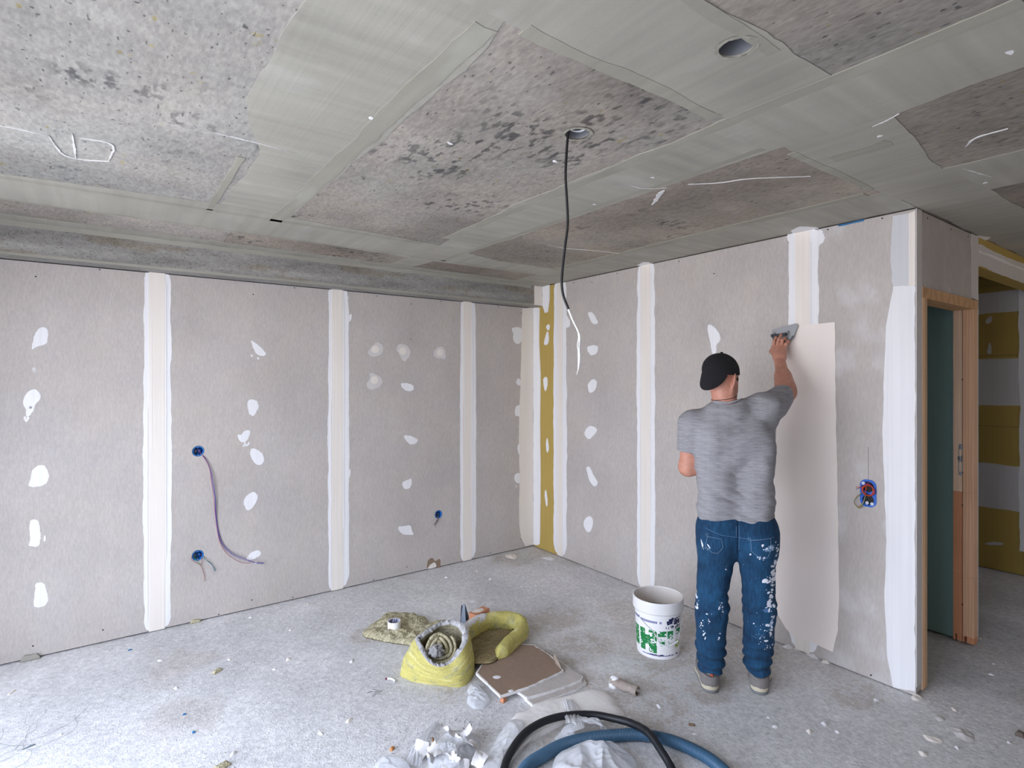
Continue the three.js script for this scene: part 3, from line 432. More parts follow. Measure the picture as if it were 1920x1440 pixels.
// --- timber frame of the door opening
const door1 = struct('door_1', 'raw softwood frame of a doorway without its door', 'door frame');
mesh('head_jamb', box(0.0745, 0.965, DTOP, 2.102, RZ - 0.1, RZ + 0.006), mat('#d8bd9d', 0.75, { map: again(T.wood, 0.9, 0.12) }), door1);
mesh('jamb', box(0.0745, 0.1, 0.012, DTOP, RZ - 0.1, RZ + 0.004), M.pale, door1);
mesh('jamb', box(0.1, DX0, 0.014, DTOP, RZ - 0.1, RZ + 0.006), mat('#d9c4ae', 0.75, { map: T.wood }), door1);
{ // the striking side: two planks with a groove between them, planed short joints, finger-jointed feet
  const j = (z0, z1, y0, y1, m) => mesh('jamb_plank', box(DX1, 0.965, y0, y1, z0, z1), m, door1), a = RZ - 0.1, b = RZ - 0.056, c = RZ - 0.0525, d = RZ + 0.004;
  const w1 = mat('#fff3ea', 0.7, { map: T.wood, bumpMap: T.wood, bumpScale: 0.0005 }), w2 = mat('#e6b093', 0.7, { map: again(T.wood, 0.1, 0.7) }), w3 = mat('#f0d4c0', 0.7, { map: again(T.wood, 0.14, 1.1) });
  j(a, b, 0.93, DTOP, w1); j(a, b, 0.42, 0.929, w2); j(a, b, 0.05, 0.419, w2); j(c, d, 0.93, DTOP, w3); j(c, d, 0.41, 0.929, w3); j(c, d, 0.05, 0.409, w3);
  for (const [z0, z1] of [[a, a + 0.012], [a + 0.02, b], [c, c + 0.008], [c + 0.02, d]]) j(z0, z1, 0.012, 0.05, w2);
  for (const y of [1.62, 1.05, 0.85, 0.24]) { const g = new THREE.CylinderGeometry(0.004, 0.004, 0.004, 10); g.rotateZ(Math.PI / 2); g.translate(DX1, y, RZ - 0.054); mesh('nail_hole', g, M.black, door1); }
  const s = mesh('strike_plate', mergeGeometries([box(DX1 - 0.002, DX1, 1.19, 1.225, b - 0.016, b + 0.002), box(DX1 - 0.002, DX1, 1.115, 1.15, b - 0.016, b + 0.002), box(DX1 - 0.002, DX1, 1.03, 1.055, b - 0.016, b + 0.002), box(DX1 - 0.002, DX1, 1.05, 1.2, b - 0.017, b - 0.013), box(DX1 - 0.002, DX1, 1.05, 1.2, b - 0.001, b + 0.003), box(DX1 - 0.012, DX1, 1.125, 1.145, b - 0.018, b - 0.016)]), M.steel, door1);
  for (const y of [1.208, 1.042]) { const g = new THREE.SphereGeometry(0.0055, 12, 8); g.scale(0.5, 1, 1); g.translate(DX1 - 0.002, y, b - 0.007); mesh('screw', g, M.steel, s); }
}

// ------------------------------------------------------------------ wiring
function wire(p, pts, color, r = 0.0016, label) { const o = mesh('wire', tube(pts, r, Math.max(24, pts.length * 8), 6), mat(color, 0.5), p); if (label) o.userData.label = label; return o; }
function cup(p, r, depth) {                                         // round blue box let into the wall, open to the room
  mesh('box_cup', new THREE.LatheGeometry([V2(r - 0.006, 0), V2(r, 0), V2(r, 0.0012), V2(r - 0.002, 0.0012), V2(r - 0.003, -depth), V2(0.0005, -depth)], 32).rotateX(Math.PI / 2), mat('#2a78c4', 0.5, { side: THREE.DoubleSide }), p);
  for (const s of [-1, 1]) { const g = new THREE.CylinderGeometry(0.0035, 0.0035, 0.03, 8); g.rotateX(Math.PI / 2); g.translate(0, s * (r - 0.007), -0.018); mesh('screw_lug', g, mat('#9fb4c6', 0.5), p); }
  mesh('cable_sleeve', tube([[-r * 0.5, r * 0.3, -depth], [-r * 0.4, 0, -depth * 0.6], [-r * 0.5, -r * 0.4, -depth * 0.9]], 0.009, 16, 8), mat('#6d7276', 0.7), p);
  mesh('cable_entry', tube([[r * 0.3, r * 0.3, -depth], [r * 0.35, 0, -depth * 0.45], [r * 0.3, -r * 0.5, -depth]], 0.008, 16, 8), mat('#1a4f8c', 0.5), p);
}
const onWall = (c, pts) => pts.map((p, i) => [p[0] - c[0], p[1] - c[1], p[2] ?? 0]);
const zip = (pts, zs) => pts.map((p, i) => [p[0], p[1], Array.isArray(zs) ? zs[Math.min(i, zs.length - 1)] : zs]);
{
  const c = boxesLeft[0], t = thing('wall_box', 'round blue socket box on the left wall with long violet and red wires hanging down', 'socket box', [c[0], c[1], 0], 0, 'round socket boxes in the left wall'); cup(t, 0.034, 0.042);
  const z = [-0.02, 0.006, 0.016, 0.02, 0.016, 0.008, 0.006, 0.006, 0.012, 0.02, 0.02, 0.024];
  wire(t, onWall(c, zip([[-2.845,1.132],[-2.813,1.09],[-2.781,1.012],[-2.767,0.92],[-2.752,0.828],[-2.746,0.7],[-2.733,0.589],[-2.707,0.494],[-2.638,0.408],[-2.577,0.371],[-2.491,0.328],[-2.441,0.315]], z)), '#4a3f8f', 0.0017);
  wire(t, onWall(c, zip([[-2.841,1.139],[-2.81,1.094],[-2.778,1.015],[-2.762,0.92],[-2.749,0.82],[-2.743,0.703],[-2.73,0.596],[-2.7,0.497],[-2.641,0.42],[-2.573,0.378],[-2.505,0.335],[-2.445,0.321]], z)), '#55459c', 0.0017);
  wire(t, onWall(c, zip([[-2.848,1.15],[-2.816,1.098],[-2.784,1.019],[-2.772,0.924],[-2.759,0.829],[-2.749,0.712],[-2.736,0.597],[-2.717,0.503],[-2.681,0.431],[-2.627,0.377],[-2.577,0.345],[-2.529,0.336]], z)), '#a03a4e', 0.0016);
}
{
  const c = boxesLeft[1], t = thing('wall_box', 'lower round blue socket box with short brown and green wires, near the floor left', 'socket box', [c[0], c[1], 0], 0, 'round socket boxes in the left wall'); cup(t, 0.034, 0.042);
  const z = [-0.02, 0.008, 0.02, 0.016, 0.01, 0.008];
  wire(t, onWall(c, zip([[-2.866,0.465],[-2.888,0.441],[-2.891,0.427],[-2.863,0.401],[-2.838,0.378],[-2.823,0.342],[-2.813,0.298],[-2.813,0.265]], z)), '#9c5c4e', 0.0015);
  wire(t, onWall(c, zip([[-2.829,0.444],[-2.826,0.415],[-2.832,0.387],[-2.838,0.378]], z)), '#a0504e', 0.0014);
  wire(t, onWall(c, zip([[-2.879,0.453],[-2.866,0.426],[-2.851,0.402],[-2.835,0.381]], z)), '#2f8a56', 0.0014);
  wire(t, onWall(c, zip([[-2.823,0.457],[-2.816,0.427],[-2.804,0.407],[-2.781,0.388],[-2.762,0.356],[-2.746,0.323]], z)), '#2c7f7a', 0.0015);
  wire(t, onWall(c, zip([[-2.823,0.45],[-2.813,0.419],[-2.8,0.403],[-2.778,0.38],[-2.762,0.352],[-2.752,0.317]], z)), '#2a6e92', 0.0015);
}
{
  const c = boxesLeft[2], t = thing('wall_box', 'small round blue socket box between the last two joints with clipped wire ends', 'socket box', [c[0], c[1], 0], 0, 'round socket boxes in the left wall'); cup(t, 0.034, 0.042);
  const z = [-0.02, 0.01, 0.02, 0.02];
  wire(t, onWall(c, zip([[-1.037,0.454],[-1.043,0.423],[-1.068,0.395],[-1.089,0.38]], z)), '#5f6468', 0.003);
  wire(t, onWall(c, zip([[-1.032,0.449],[-1.058,0.402],[-1.084,0.383],[-1.074,0.354]], z)), '#3c4a5e', 0.0014);
  wire(t, onWall(c, zip([[-1.043,0.45],[-1.063,0.399],[-1.084,0.388],[-1.063,0.376]], z)), '#6c4a3e', 0.0014);
}
{
  const c = boxRight, t = thing('wall_box', 'oblong blue double socket box with a coil of red and orange wires', 'socket box', [0, c[1], c[0]], -Math.PI / 2);
  const s = shapeOf(roundRect(0, 0, 0.08, 0.148, 0.032).getPoints(10).map(p => [p.x, p.y])); s.holes = [circle(0, 0.035, 0.0285), circle(0, -0.036, 0.0285)];
  mesh('box_plate', new THREE.ExtrudeGeometry(s, { depth: 0.003, bevelEnabled: false, curveSegments: 30 }), M.blue, t);
  for (const y of [0.035, -0.036]) { const g = new THREE.LatheGeometry([V2(0.0285, 0.003), V2(0.028, -0.04), V2(0.0005, -0.04)], 30); g.rotateX(Math.PI / 2); g.translate(0, y, 0); mesh('box_cup', g, mat('#1b55ae', 0.5, { side: THREE.DoubleSide }), t); }
  for (const [x, y] of [[-0.004, -0.052], [0.021, -0.054], [-0.022, 0.052]]) { const g = new THREE.CylinderGeometry(0.009, 0.009, 0.006, 16); g.rotateX(Math.PI / 2); g.translate(x, y, 0.004); if (y > 0) g.scale(1, 1, 1); mesh('cap', g, mat('#cfd6e2', 0.5), t); }
  const loop = (cx, cy, rx, ry, turns, a0, z0, jit, seed) => { const r = rng(seed), o = []; for (let i = 0; i <= turns * 10; i++) { const a = a0 + i / 10 * Math.PI * 2; o.push([cx + Math.cos(a) * rx * (1 + jit * (r() - 0.5)), cy + Math.sin(a) * ry * (1 + jit * (r() - 0.5)), z0 + 0.012 * r()]); } return o; };
  wire(t, loop(0.008, 0.02, 0.028, 0.03, 3, 0.3, 0.012, 0.25, 3), '#c63a1e', 0.0017);
  wire(t, loop(0.008, 0.02, 0.025, 0.027, 2, 1.2, 0.018, 0.3, 4), '#e0541c', 0.0017);
  wire(t, loop(0.006, 0.021, 0.03, 0.032, 2, 2.2, 0.01, 0.2, 5), '#7a2a6e', 0.0016);
  wire(t, [[-0.05, 0.03, 0.03], [-0.03, 0.03, 0.026], [0.0, 0.04, 0.03], [-0.002, 0.01, 0.032], [-0.004, -0.01, 0.03]], '#d8481e', 0.0018);
  wire(t, [[-0.048, 0.018, 0.034], [-0.034, 0.026, 0.03], [-0.01, 0.046, 0.03], [0.01, 0.045, 0.02]], '#5e2f7e', 0.0017);
  for (const [col, d] of [['#8a3a26', 0], ['#d9b84a', 0.0032], ['#2f7f66', 0.0064]]) wire(t, [[-0.004 + d * 0.2, 0.004, 0.026], [-0.0075 + d * 0.3, -0.026, 0.03], [-0.018 + d * 0.6, -0.055, 0.03], [-0.037 + d * 0.4, -0.078 - d * 0.8, 0.03], [-0.057 - d * 0.2, -0.058, 0.03], [-0.05 + d * 0.4, -0.03, 0.03], [-0.03 + d * 0.4, -0.006, 0.028], [-0.012, 0.006, 0.024]], col, 0.0016);
}
{ // cable hanging from the first lamp opening
  const D = 1.95, pts = [[-2.023,2.516,2.775],[-2.031,2.489,2.781],[-2.043,2.41,2.786],[-2.045,2.336,2.784],[-2.041,2.242,2.787],[-2.039,2.168,2.788],[-2.046,2.093,2.783],[-2.053,2.019,2.778],[-2.056,1.963,2.776],[-2.052,1.92,2.779],[-2.037,1.87,2.79]];
  const o = pts[0], rel = p => p.map(q => [q[0] - o[0], q[1] - o[1], q[2] - o[2]]);
  const t = thing('hanging_cable', 'black cable with bared white wires hanging from the round ceiling opening', 'cable', o);
  mesh('sheath', tube([[rel(pts)[0][0], 0.05, rel(pts)[0][2]], ...rel(pts)], 0.0047, 120, 10), M.rubber, t);
  const w = rel([[-2.037,1.871,2.789],[-2.025,1.832,2.799],[-2.006,1.78,2.812],[-2.007,1.739,2.811],[-2.006,1.698,2.812],[-2.009,1.661,2.81],[-2.014,1.64,2.806]]), wm = mat('#f6f6f4', 0.5);
  const cv = new THREE.CatmullRomCurve3(w.map(p => V(...p)), false, 'centripetal');
  mesh('bared_wires', sweep(cv, 60, 10, (u) => u < 0.4 ? 0.0034 : 0.0052 * (1 - sstep(0.75, 1, u) * 0.9)), wm, t);
  mesh('wire_end', tube(rel([[-2.006,1.78,2.812],[-2.014,1.748,2.812],[-2.014,1.735,2.812]]), 0.002, 12, 6), wm, t);
}

// ------------------------------------------------------------------ things on the floor
const mean = pts => [pts.reduce((s, p) => s + p[0], 0) / pts.length, pts.reduce((s, p) => s + p[1], 0) / pts.length];
const rel2 = (pts, c) => pts.map(p => [p[0] - c[0], p[1] - c[1]]);
function lay(name, label, category, outline, opt, group) {          // a low body on the floor with the given outline (x, z)
  const c = mean(outline), o = mesh(name, dome(rel2(outline, c), opt.nA ?? 60, opt.nT ?? 10, opt.h, 0, true), opt.m);
  o.position.set(c[0], opt.y ?? 0, c[1]); return tag(o, label, category, group);
}
{ // bucket of joint compound
  const bx = -0.672, bz = 2.062, dx = camera.position.x - bx, dz = camera.position.z - bz;
  const t = thing('bucket', 'white plastic bucket with scuffed green label and mixed plaster inside', 'bucket', [bx, 0, bz], Math.atan2(-dx, -dz));
  const cv = document.createElement('canvas'); cv.width = 1024; cv.height = 512; const g = cv.getContext('2d'), r = rng(9);
  g.fillStyle = '#f3f2f1'; g.fillRect(0, 0, 1024, 512);
  const U = x => 512 + Math.asin(clamp(x, -0.99, 0.99)) / (Math.PI * 2) * 1024, Y = v => 512 - v * 512;
  const bar = (x0, x1, v0, v1, c) => { g.fillStyle = c; g.fillRect(U(x0), Y(v1), U(x1) - U(x0), Y(v0) - Y(v1)); };
  const G = '#12803f';
  bar(-0.99, -0.83, 0.2, 0.62, G); bar(-0.77, -0.56, 0.16, 0.62, G); bar(-0.56, -0.4, 0.3, 0.5, G); bar(-0.4, -0.05, 0.14, 0.62, G); bar(0.0, 0.36, 0.5, 0.62, G); bar(0.4, 0.64, 0.5, 0.62, G); bar(0.4, 0.64, 0.46, 0.5, G); bar(0.76, 0.95, 0.52, 0.64, G); bar(0.05, 0.3, 0.34, 0.4, G);
  bar(0.76, 0.94, 0.24, 0.4, '#9db53c'); bar(-0.7, 0.9, 0.085, 0.1, '#2b3f8f');
  g.fillStyle = '#23307e';                                          // worn line of blue lettering, past reading
  for (let x = -0.74; x < 0.16; x += 0.045) { if (x > -0.02 && x < 0.03) continue; const v = 0.8, w = (U(x + 0.034) - U(x)); g.fillRect(U(x), Y(v + 0.02), w * 0.85, 24); g.clearRect(0, 0, 0, 0); }
  for (let x = -0.98; x < -0.8; x += 0.05) g.fillRect(U(x), Y(0.84), U(x + 0.04) - U(x), 24);
  g.fillStyle = '#1c2350';                                          // two worn hazard squares and the lines beneath
  for (const [a, b] of [[0.36, 0.6], [0.68, 0.88]]) for (let k = 0; k < 26; k++) g.fillRect(lerp(U(a), U(b), r()) - 6, Y(0.9) + r() * 62, 8 + r() * 14, 8 + r() * 14);
  for (let k = 0; k < 22; k++) g.fillRect(lerp(U(0.3), U(0.9), r()), Y(0.74) + r() * 24, 4 + r() * 4, 10 + r() * 16);
  for (let k = 0; k < 18; k++) g.fillRect(lerp(U(-0.5), U(0.8), r()), Y(0.125) + r() * 16, 10 + r() * 24, 7);
  g.fillStyle = G; for (let k = 0; k < 9; k++) { g.save(); g.translate(lerp(U(0.05), U(0.6), r()), Y(0.3 + r() * 0.2)); g.rotate(r() * 2); g.fillRect(0, 0, 26, 4); g.restore(); }
  g.fillStyle = '#f1f0ef';                                          // scrapes and plaster spatter over the print
  for (let k = 0; k < 200; k++) { const x = lerp(240, 790, r()), y = Y(0.08 + r() * 0.55), s = (x > 440 ? 2.2 : 1) * (1 + r() * 5); g.beginPath(); g.ellipse(x, y, s * (0.5 + r()), s * (0.5 + r() * 1.4), r() * 3, 0, 7); g.fill(); }
  for (let k = 0; k < 14; k++) { g.save(); g.translate(lerp(440, 640, r()), Y(0.12 + r() * 0.5)); g.rotate(0.5 + r() * 1.2); g.fillRect(-40, -3, 80 * r() + 20, 3 + r() * 6); g.restore(); }
  bar(-0.52, -0.42, 0.5, 0.64, '#f1f0ef'); bar(-0.52, -0.4, 0.12, 0.28, '#f1f0ef');
  g.fillStyle = '#d8d3cc'; for (let k = 0; k < 60; k++) g.fillRect(r() * 1024, r() * 512, 2 + r() * 4, 2 + r() * 3);
  const label = finish(new THREE.CanvasTexture(cv), true); label.wrapT = THREE.ClampToEdgeWrapping;
  const body = new THREE.LatheGeometry([V2(0.119, 0.004), V2(0.1225, 0), V2(0.124, 0.006), V2(0.128, 0.09), V2(0.1335, 0.2), V2(0.1365, 0.275)], 72);
  { const p = body.attributes.position, u = body.attributes.uv; for (let i = 0; i < p.count; i++) u.setY(i, p.getY(i) / 0.275); }
  mesh('pail', body, new THREE.MeshStandardMaterial({ map: label, roughness: 0.45 }), t);
  mesh('rim', new THREE.LatheGeometry([V2(0.1366, 0.262), V2(0.146, 0.264), V2(0.1475, 0.27), V2(0.1478, 0.325), V2(0.1465, 0.331), V2(0.143, 0.333), V2(0.1405, 0.33), V2(0.1345, 0.268), V2(0.1285, 0.15)], 72), mat('#efeeec', 0.45), t);
  mesh('inner_wall', new THREE.LatheGeometry([V2(0.1385, 0.327), V2(0.1335, 0.266), V2(0.1305, 0.2), V2(0.1252, 0.1), V2(0.118, 0.1)], 72), mat('#e7e1da', 0.6, { map: T.plaster, side: THREE.DoubleSide }), t);
  const top = new THREE.CircleGeometry(0.134, 60, 0); const pl = dome(Array.from({ length: 60 }, (_, i) => [Math.cos(i * Math.PI / 30) * 0.1295, Math.sin(i * Math.PI / 30) * 0.1295]), 60, 10, (q, x, z) => 0.006 + 0.012 * (n3(x * 14, 0, z * 14) + 0.6) + 0.02 * sstep(0.7, 1, q), 0.2, false);
  mesh('plaster_mix', pl, mat('#d3c7ba', 0.8, { map: T.plaster }), t);
  // lugs, wire bail hanging across the front with its plastic grip
  const on = (a, y, k = 0.006) => { const rr = 0.124 + 0.0125 * y / 0.275 + k; return [-Math.sin(a) * rr, y, -Math.cos(a) * rr]; };
  mesh('bail', tube([on(-0.85, 0.225, 0.004), on(-0.55, 0.2), on(-0.15, 0.16), on(0.05, 0.115, 0.02), on(0.35, 0.1, 0.03), on(0.8, 0.112, 0.02), on(1.1, 0.15), on(1.35, 0.215, 0.004)], 0.0019, 60, 6), mat('#cfcfd0', 0.4), t);
  mesh('grip', tube([on(0.35, 0.1, 0.03), on(0.58, 0.106, 0.027), on(0.82, 0.114, 0.022)], 0.0055, 16, 10), M.whitePlastic, t);
}
{ // upright fold of mineral wool with a small roll inside
  const B = [[-2.042,1.43],[-2.012,1.518],[-1.955,1.592],[-1.889,1.665],[-1.828,1.716],[-1.702,1.636],[-1.651,1.515],[-1.653,1.399],[-1.7,1.309],[-1.768,1.235],[-1.854,1.229],[-1.967,1.323]], c = mean(B);
  const top = [[-1.943,1.404], [-1.949,1.487], [-1.94,1.57], [-1.905,1.619], [-1.85,1.635], [-1.795,1.65], [-1.722,1.602], [-1.676,1.496], [-1.693,1.411], [-1.755,1.364], [-1.85,1.379], [-1.913,1.397]], hs = [0.17, 0.13, 0.1, 0.09, 0.1, 0.15, 0.19, 0.205, 0.21, 0.2, 0.19, 0.18];
  const t = thing('insulation_fold', 'upright yellow fold of mineral wool with a rolled end inside, nearest the camera', 'insulation', [c[0], 0, c[1]]);
  const n = 96, cb = new THREE.CatmullRomCurve3(B.map(p => V(p[0] - c[0], 0, p[1] - c[1])), true, 'centripetal'), ct = new THREE.CatmullRomCurve3(top.map((p, i) => V(p[0] - c[0], hs[i], p[1] - c[1])), true, 'centripetal');
  const P = (i, v, inset) => {                                       // inset moves towards the middle of the ring
    const a = cb.getPoint(i / n % 1), b = ct.getPoint(i / n % 1), bul = Math.sin(Math.PI * clamp(v * 0.9 + 0.05)) * 0.02, m = V(lerp(0, 0.01, v), 0, lerp(0, 0.01, v)), p = a.clone().lerp(b, v), d = p.clone().sub(m).setY(0), L = d.length(); d.multiplyScalar(1 / L);
    const w = 0.004 * n3(p.x * 14, v * 5, p.z * 14) + (inset ? 0.009 * n3(p.x * 60, p.y * 60, p.z * 60) : 0.0015 * n3(p.x * 60, p.y * 60, p.z * 60));
    return p.addScaledVector(d, bul * (inset ? 0.3 : 1) - Math.min(inset, L * 0.7) + w);
  };
  const grid = (rows) => { const pos = [], uv = [], idx = []; rows.forEach((row, k) => { for (let i = 0; i <= n; i++) { const p = row(i); pos.push(p.x, Math.max(0.001, p.y), p.z); uv.push(i / n * 1.2, k / rows.length * 0.3); } }); for (let k = 0; k < rows.length - 1; k++) for (let i = 0; i < n; i++) { const a = k * (n + 1) + i, b = a + n + 1; idx.push(a, a + 1, b, b, a + 1, b + 1); } return geo(pos, uv, idx); };
  const side = { side: THREE.DoubleSide };
  mesh('tissue_facing', grid(Array.from({ length: 13 }, (_, k) => i => P(i, k / 12, 0))), new THREE.MeshStandardMaterial({ ...{ map: T.tissue, bumpMap: T.woolBump, bumpScale: 0.003, roughness: 0.8 }, ...side }), t);
  const rim = [i => P(i, 1, 0), i => P(i, 1.02, 0.006).setY(P(i, 1, 0).y + 0.006 + 0.013 * n3(i * 0.9, 1, 2) + 0.007 * n3(i * 2.3, 4, 2)), i => P(i, 1.01, 0.016).setY(P(i, 1, 0).y + 0.006 + 0.018 * n3(i * 0.9, 5, 2) + 0.009 * n3(i * 2.6, 8, 2)), i => P(i, 1.0, 0.026).setY(P(i, 1, 0).y + 0.018 * n3(i * 1.2, 9, 2) + 0.008 * n3(i * 2.9, 3, 2)), i => P(i, 0.93, 0.036), i => P(i, 0.8, 0.038), i => P(i, 0.6, 0.04), i => P(i, 0.4, 0.044), i => P(i, 0.12, 0.05)];
  mesh('torn_rim', grid(rim.slice(0, 5)), new THREE.MeshStandardMaterial({ map: again(T.gypsum, 0.1), bumpMap: T.woolBump, bumpScale: 0.01, roughness: 1, color: '#f4f4f6', ...side }), t);
  mesh('wool_lining', grid(rim.slice(4)), new THREE.MeshStandardMaterial({ map: again(T.wool, 0.2), bumpMap: T.woolBump, bumpScale: 0.012, roughness: 1, color: '#f0f0f2', ...side }), t);
  mesh('wool_bed', dome(smooth(B.map(p => [(p[0] - c[0]) * 0.8, (p[1] - c[1]) * 0.8]), 60), 60, 8, (q, x, z) => 0.03 + 0.02 * n3(x * 30, 1, z * 30)), M.wool, t);
  // the rolled end
  const core = [-1.828,1.477], roll = new THREE.Group(), sp = []; for (let i = 0; i <= 90; i++) { const a = i / 90 * Math.PI * 2 * 3.1, r = 0.008 + 0.0205 * a / (Math.PI * 2); sp.push(V(Math.cos(a) * r, Math.sin(a) * r, 0.006 * Math.sin(a * 3))); }
  const ax = V(camera.position.x - core[0], 1.7, camera.position.z - core[1]).normalize();
  const sg = sweep(new THREE.CatmullRomCurve3(sp), 200, 18, (u, a, m) => { const A = 0.0098, Bb = 0.05, q = A * Bb / Math.hypot(Bb * Math.cos(a), A * Math.sin(a)); return q * (1 + 0.12 * n3(m * 90, a * 2, 3)); });
  sg.applyQuaternion(new THREE.Quaternion().setFromUnitVectors(V(0, 0, 1), ax)); sg.scale(1.08, 1.08, 1.08); sg.translate(core[0] - c[0], 0.112, core[1] - c[1]);
  mesh('rolled_end', sg, M.wool, t);
  const tuft = new THREE.SphereGeometry(0.04, 40, 28); { const p = tuft.attributes.position; for (let i = 0; i < p.count; i++) { const v = V().fromBufferAttribute(p, i), k = 1 + 0.5 * n3(v.x * 50, v.y * 50, v.z * 50) + 0.35 * n3(v.x * 120, v.y * 120, v.z * 120); p.setXYZ(i, v.x * k, v.y * k * 0.75, v.z * k * 0.8); } tuft.computeVertexNormals(); }
  const tf = [-1.873,1.517]; tuft.translate(tf[0] - c[0], 0.125, tf[1] - c[1]); mesh('loose_tuft', tuft, M.woolGrey, t);
}
{ // second piece of wool, bent into a loop to the right
  const path = [[-1.643,1.382], [-1.55,1.339], [-1.432,1.288], [-1.318,1.289], [-1.237,1.34], [-1.212,1.427], [-1.283,1.505], [-1.391,1.564], [-1.479,1.607], [-1.561,1.649]], hs = [0.06, 0.066, 0.066, 0.064, 0.06, 0.054, 0.05, 0.048, 0.043, 0.034], c = path[4];
  const t = thing('insulation_loop', 'yellow mineral wool piece bent into a loop behind the upright fold', 'insulation', [c[0], 0, c[1]]);
  const cv = new THREE.CatmullRomCurve3(path.map((p, i) => V(p[0] - c[0], hs[i], p[1] - c[1])), false, 'centripetal');
  const fn = (u, a, m) => { const A = 0.063, B2 = 0.045, f = A * B2 / Math.hypot(B2 * Math.cos(a), A * Math.sin(a)) * (1 - 0.62 * Math.exp(-Math.pow((u - 0.585) / 0.022, 2))); return f * (1 - 0.7 * sstep(0.93, 1.0, u)) * (1 + 0.1 * n3(m * 16, Math.cos(a) * 2, Math.sin(a) * 2) + 0.02 * n3(m * 80, Math.cos(a) * 7, Math.sin(a) * 7)); };
  const g = sweep(cv, 150, 30, fn); { const p = g.attributes.position; for (let i = 0; i < p.count; i++) p.setY(i, Math.max(i > p.count * 0.5 ? 0.0385 : 0.003, p.getY(i))); g.computeVertexNormals(); }
  mesh('tissue_facing', g, M.tissue, t);
  const g2 = sweep(new THREE.CatmullRomCurve3([0, 0.06, 0.12, 0.2, 0.27, 0.33, 0.4].map(u => cv.getPointAt(u).add(V(-0.006, 0.012, -0.004))), false, 'centripetal'), 70, 26, (u, a, m) => 0.058 * 0.0435 / Math.hypot(0.0435 * Math.cos(a), 0.058 * Math.sin(a)) * (1 - 0.5 * sstep(0.6, 1, u)) * (1 + 0.1 * n3(m * 40, Math.cos(a) * 4, Math.sin(a) * 4))); { const p = g2.attributes.position; for (let i = 0; i < p.count; i++) p.setY(i, Math.max(0.004, p.getY(i))); g2.computeVertexNormals(); }
  mesh('wool_side', g2, M.woolGrey, t);
  mesh('wool_bed', dome(rel2([[-1.631,1.361],[-1.507,1.332],[-1.382,1.353],[-1.301,1.412],[-1.332,1.494],[-1.465,1.586],[-1.594,1.671],[-1.654,1.649],[-1.688,1.609]], c), 80, 12, (q, x, z) => 0.024 * (1 - 0.5 * q ** 4) + 0.006 * n3(x * 30, 2, z * 30) + 0.004 * n3(x * 90, 4, z * 90), 0.0385), mat('#c8bba6', 1, { map: T.wool, bumpMap: T.woolBump, bumpScale: 0.014 }), t);
}
{ // flat mat to the left
  const o = [[-2.034,0.834],[-1.944,0.748],[-1.863,0.706],[-1.775,0.633],[-1.714,0.699],[-1.651,0.777],[-1.614,0.846],[-1.614,0.908],[-1.626,0.969],[-1.542,0.99],[-1.485,1.032],[-1.561,1.15],[-1.714,1.2],[-1.807,1.192],[-1.872,1.12],[-1.936,1.03],[-2.002,0.938],[-2.029,0.883]];
  lay('insulation_mat', 'flat matted piece of brownish mineral wool lying under the tape roll', 'insulation', rough(smooth(o, 60), 0.013, 0.008, 71, 30), { nT: 30, m: M.wool, h: (q, x, z) => (0.036 + 0.018 * n3(x * 12, 1, z * 12) + 0.014 * n3(x * 30, 3, z * 34) + 0.008 * n3(x * 95, 5, z * 95)) * Math.sqrt(1 - 0.9 * q ** 6) });
}
{ // tape roll standing on the mat
  const c = [-1.862,0.935], t = thing('tape_roll', 'small white roll of adhesive tape standing on the wool mat', 'tape roll', [c[0], 0.036, c[1]], 0.6);
  const core = tex(256, 32, (u, v, o) => { const q = vn(u * 40, v * 5) > 0.55 ? 110 : 215; o[0] = q; o[1] = q; o[2] = q + 22; });
  mesh('tape', new THREE.LatheGeometry([V2(0.036, 0.001), V2(0.0405, 0), V2(0.041, 0.002), V2(0.041, 0.046), V2(0.0405, 0.048), V2(0.036, 0.047)], 48), mat('#f1f1ef', 0.5), t);
  mesh('cardboard_core', new THREE.LatheGeometry([V2(0.036, 0.047), V2(0.0352, 0.047), V2(0.0352, 0.001), V2(0.036, 0.001)], 48), new THREE.MeshStandardMaterial({ map: core, roughness: 0.8, side: THREE.DoubleSide }), t);
}
{ // grey plastic strip bent upright, and the broken hollow brick beside it
  const c = [-1.407,1.052], t = thing('plastic_strip', 'bent grey plastic strip standing pointed end up beside the brick', 'plastic strip', [c[0], 0, c[1]], 0.53);
  const pos = [], uv = [], idx = [], N = 28; for (let i = 0; i <= N; i++) { const u = i / N, s = u < 0.5 ? u * 2 : 2 - u * 2, x = (u < 0.5 ? -1 : 1) * 0.026 * Math.pow(1 - s, 0.7) - 0.012 * s, y = 0.122 * s; for (const z of [-0.022 * (1 - 0.7 * s), 0.022 * (1 - 0.7 * s)]) { pos.push(x, y, z); uv.push(u, z); } } for (let i = 0; i < N; i++) { const a = i * 2; idx.push(a, a + 1, a + 2, a + 1, a + 3, a + 2); }
  const a = geo(pos, uv, idx); mesh('strip', a, mat('#7d8897', 0.5, { side: THREE.DoubleSide }), t);
  const back = plate(smooth([[-0.025, 0.001], [-0.026, 0.05], [-0.014, 0.118], [0.014, 0.07], [0.025, 0.001]], 40), 0.002, -0.02); mesh('back_web', back, mat('#6c7683', 0.5), t);
}
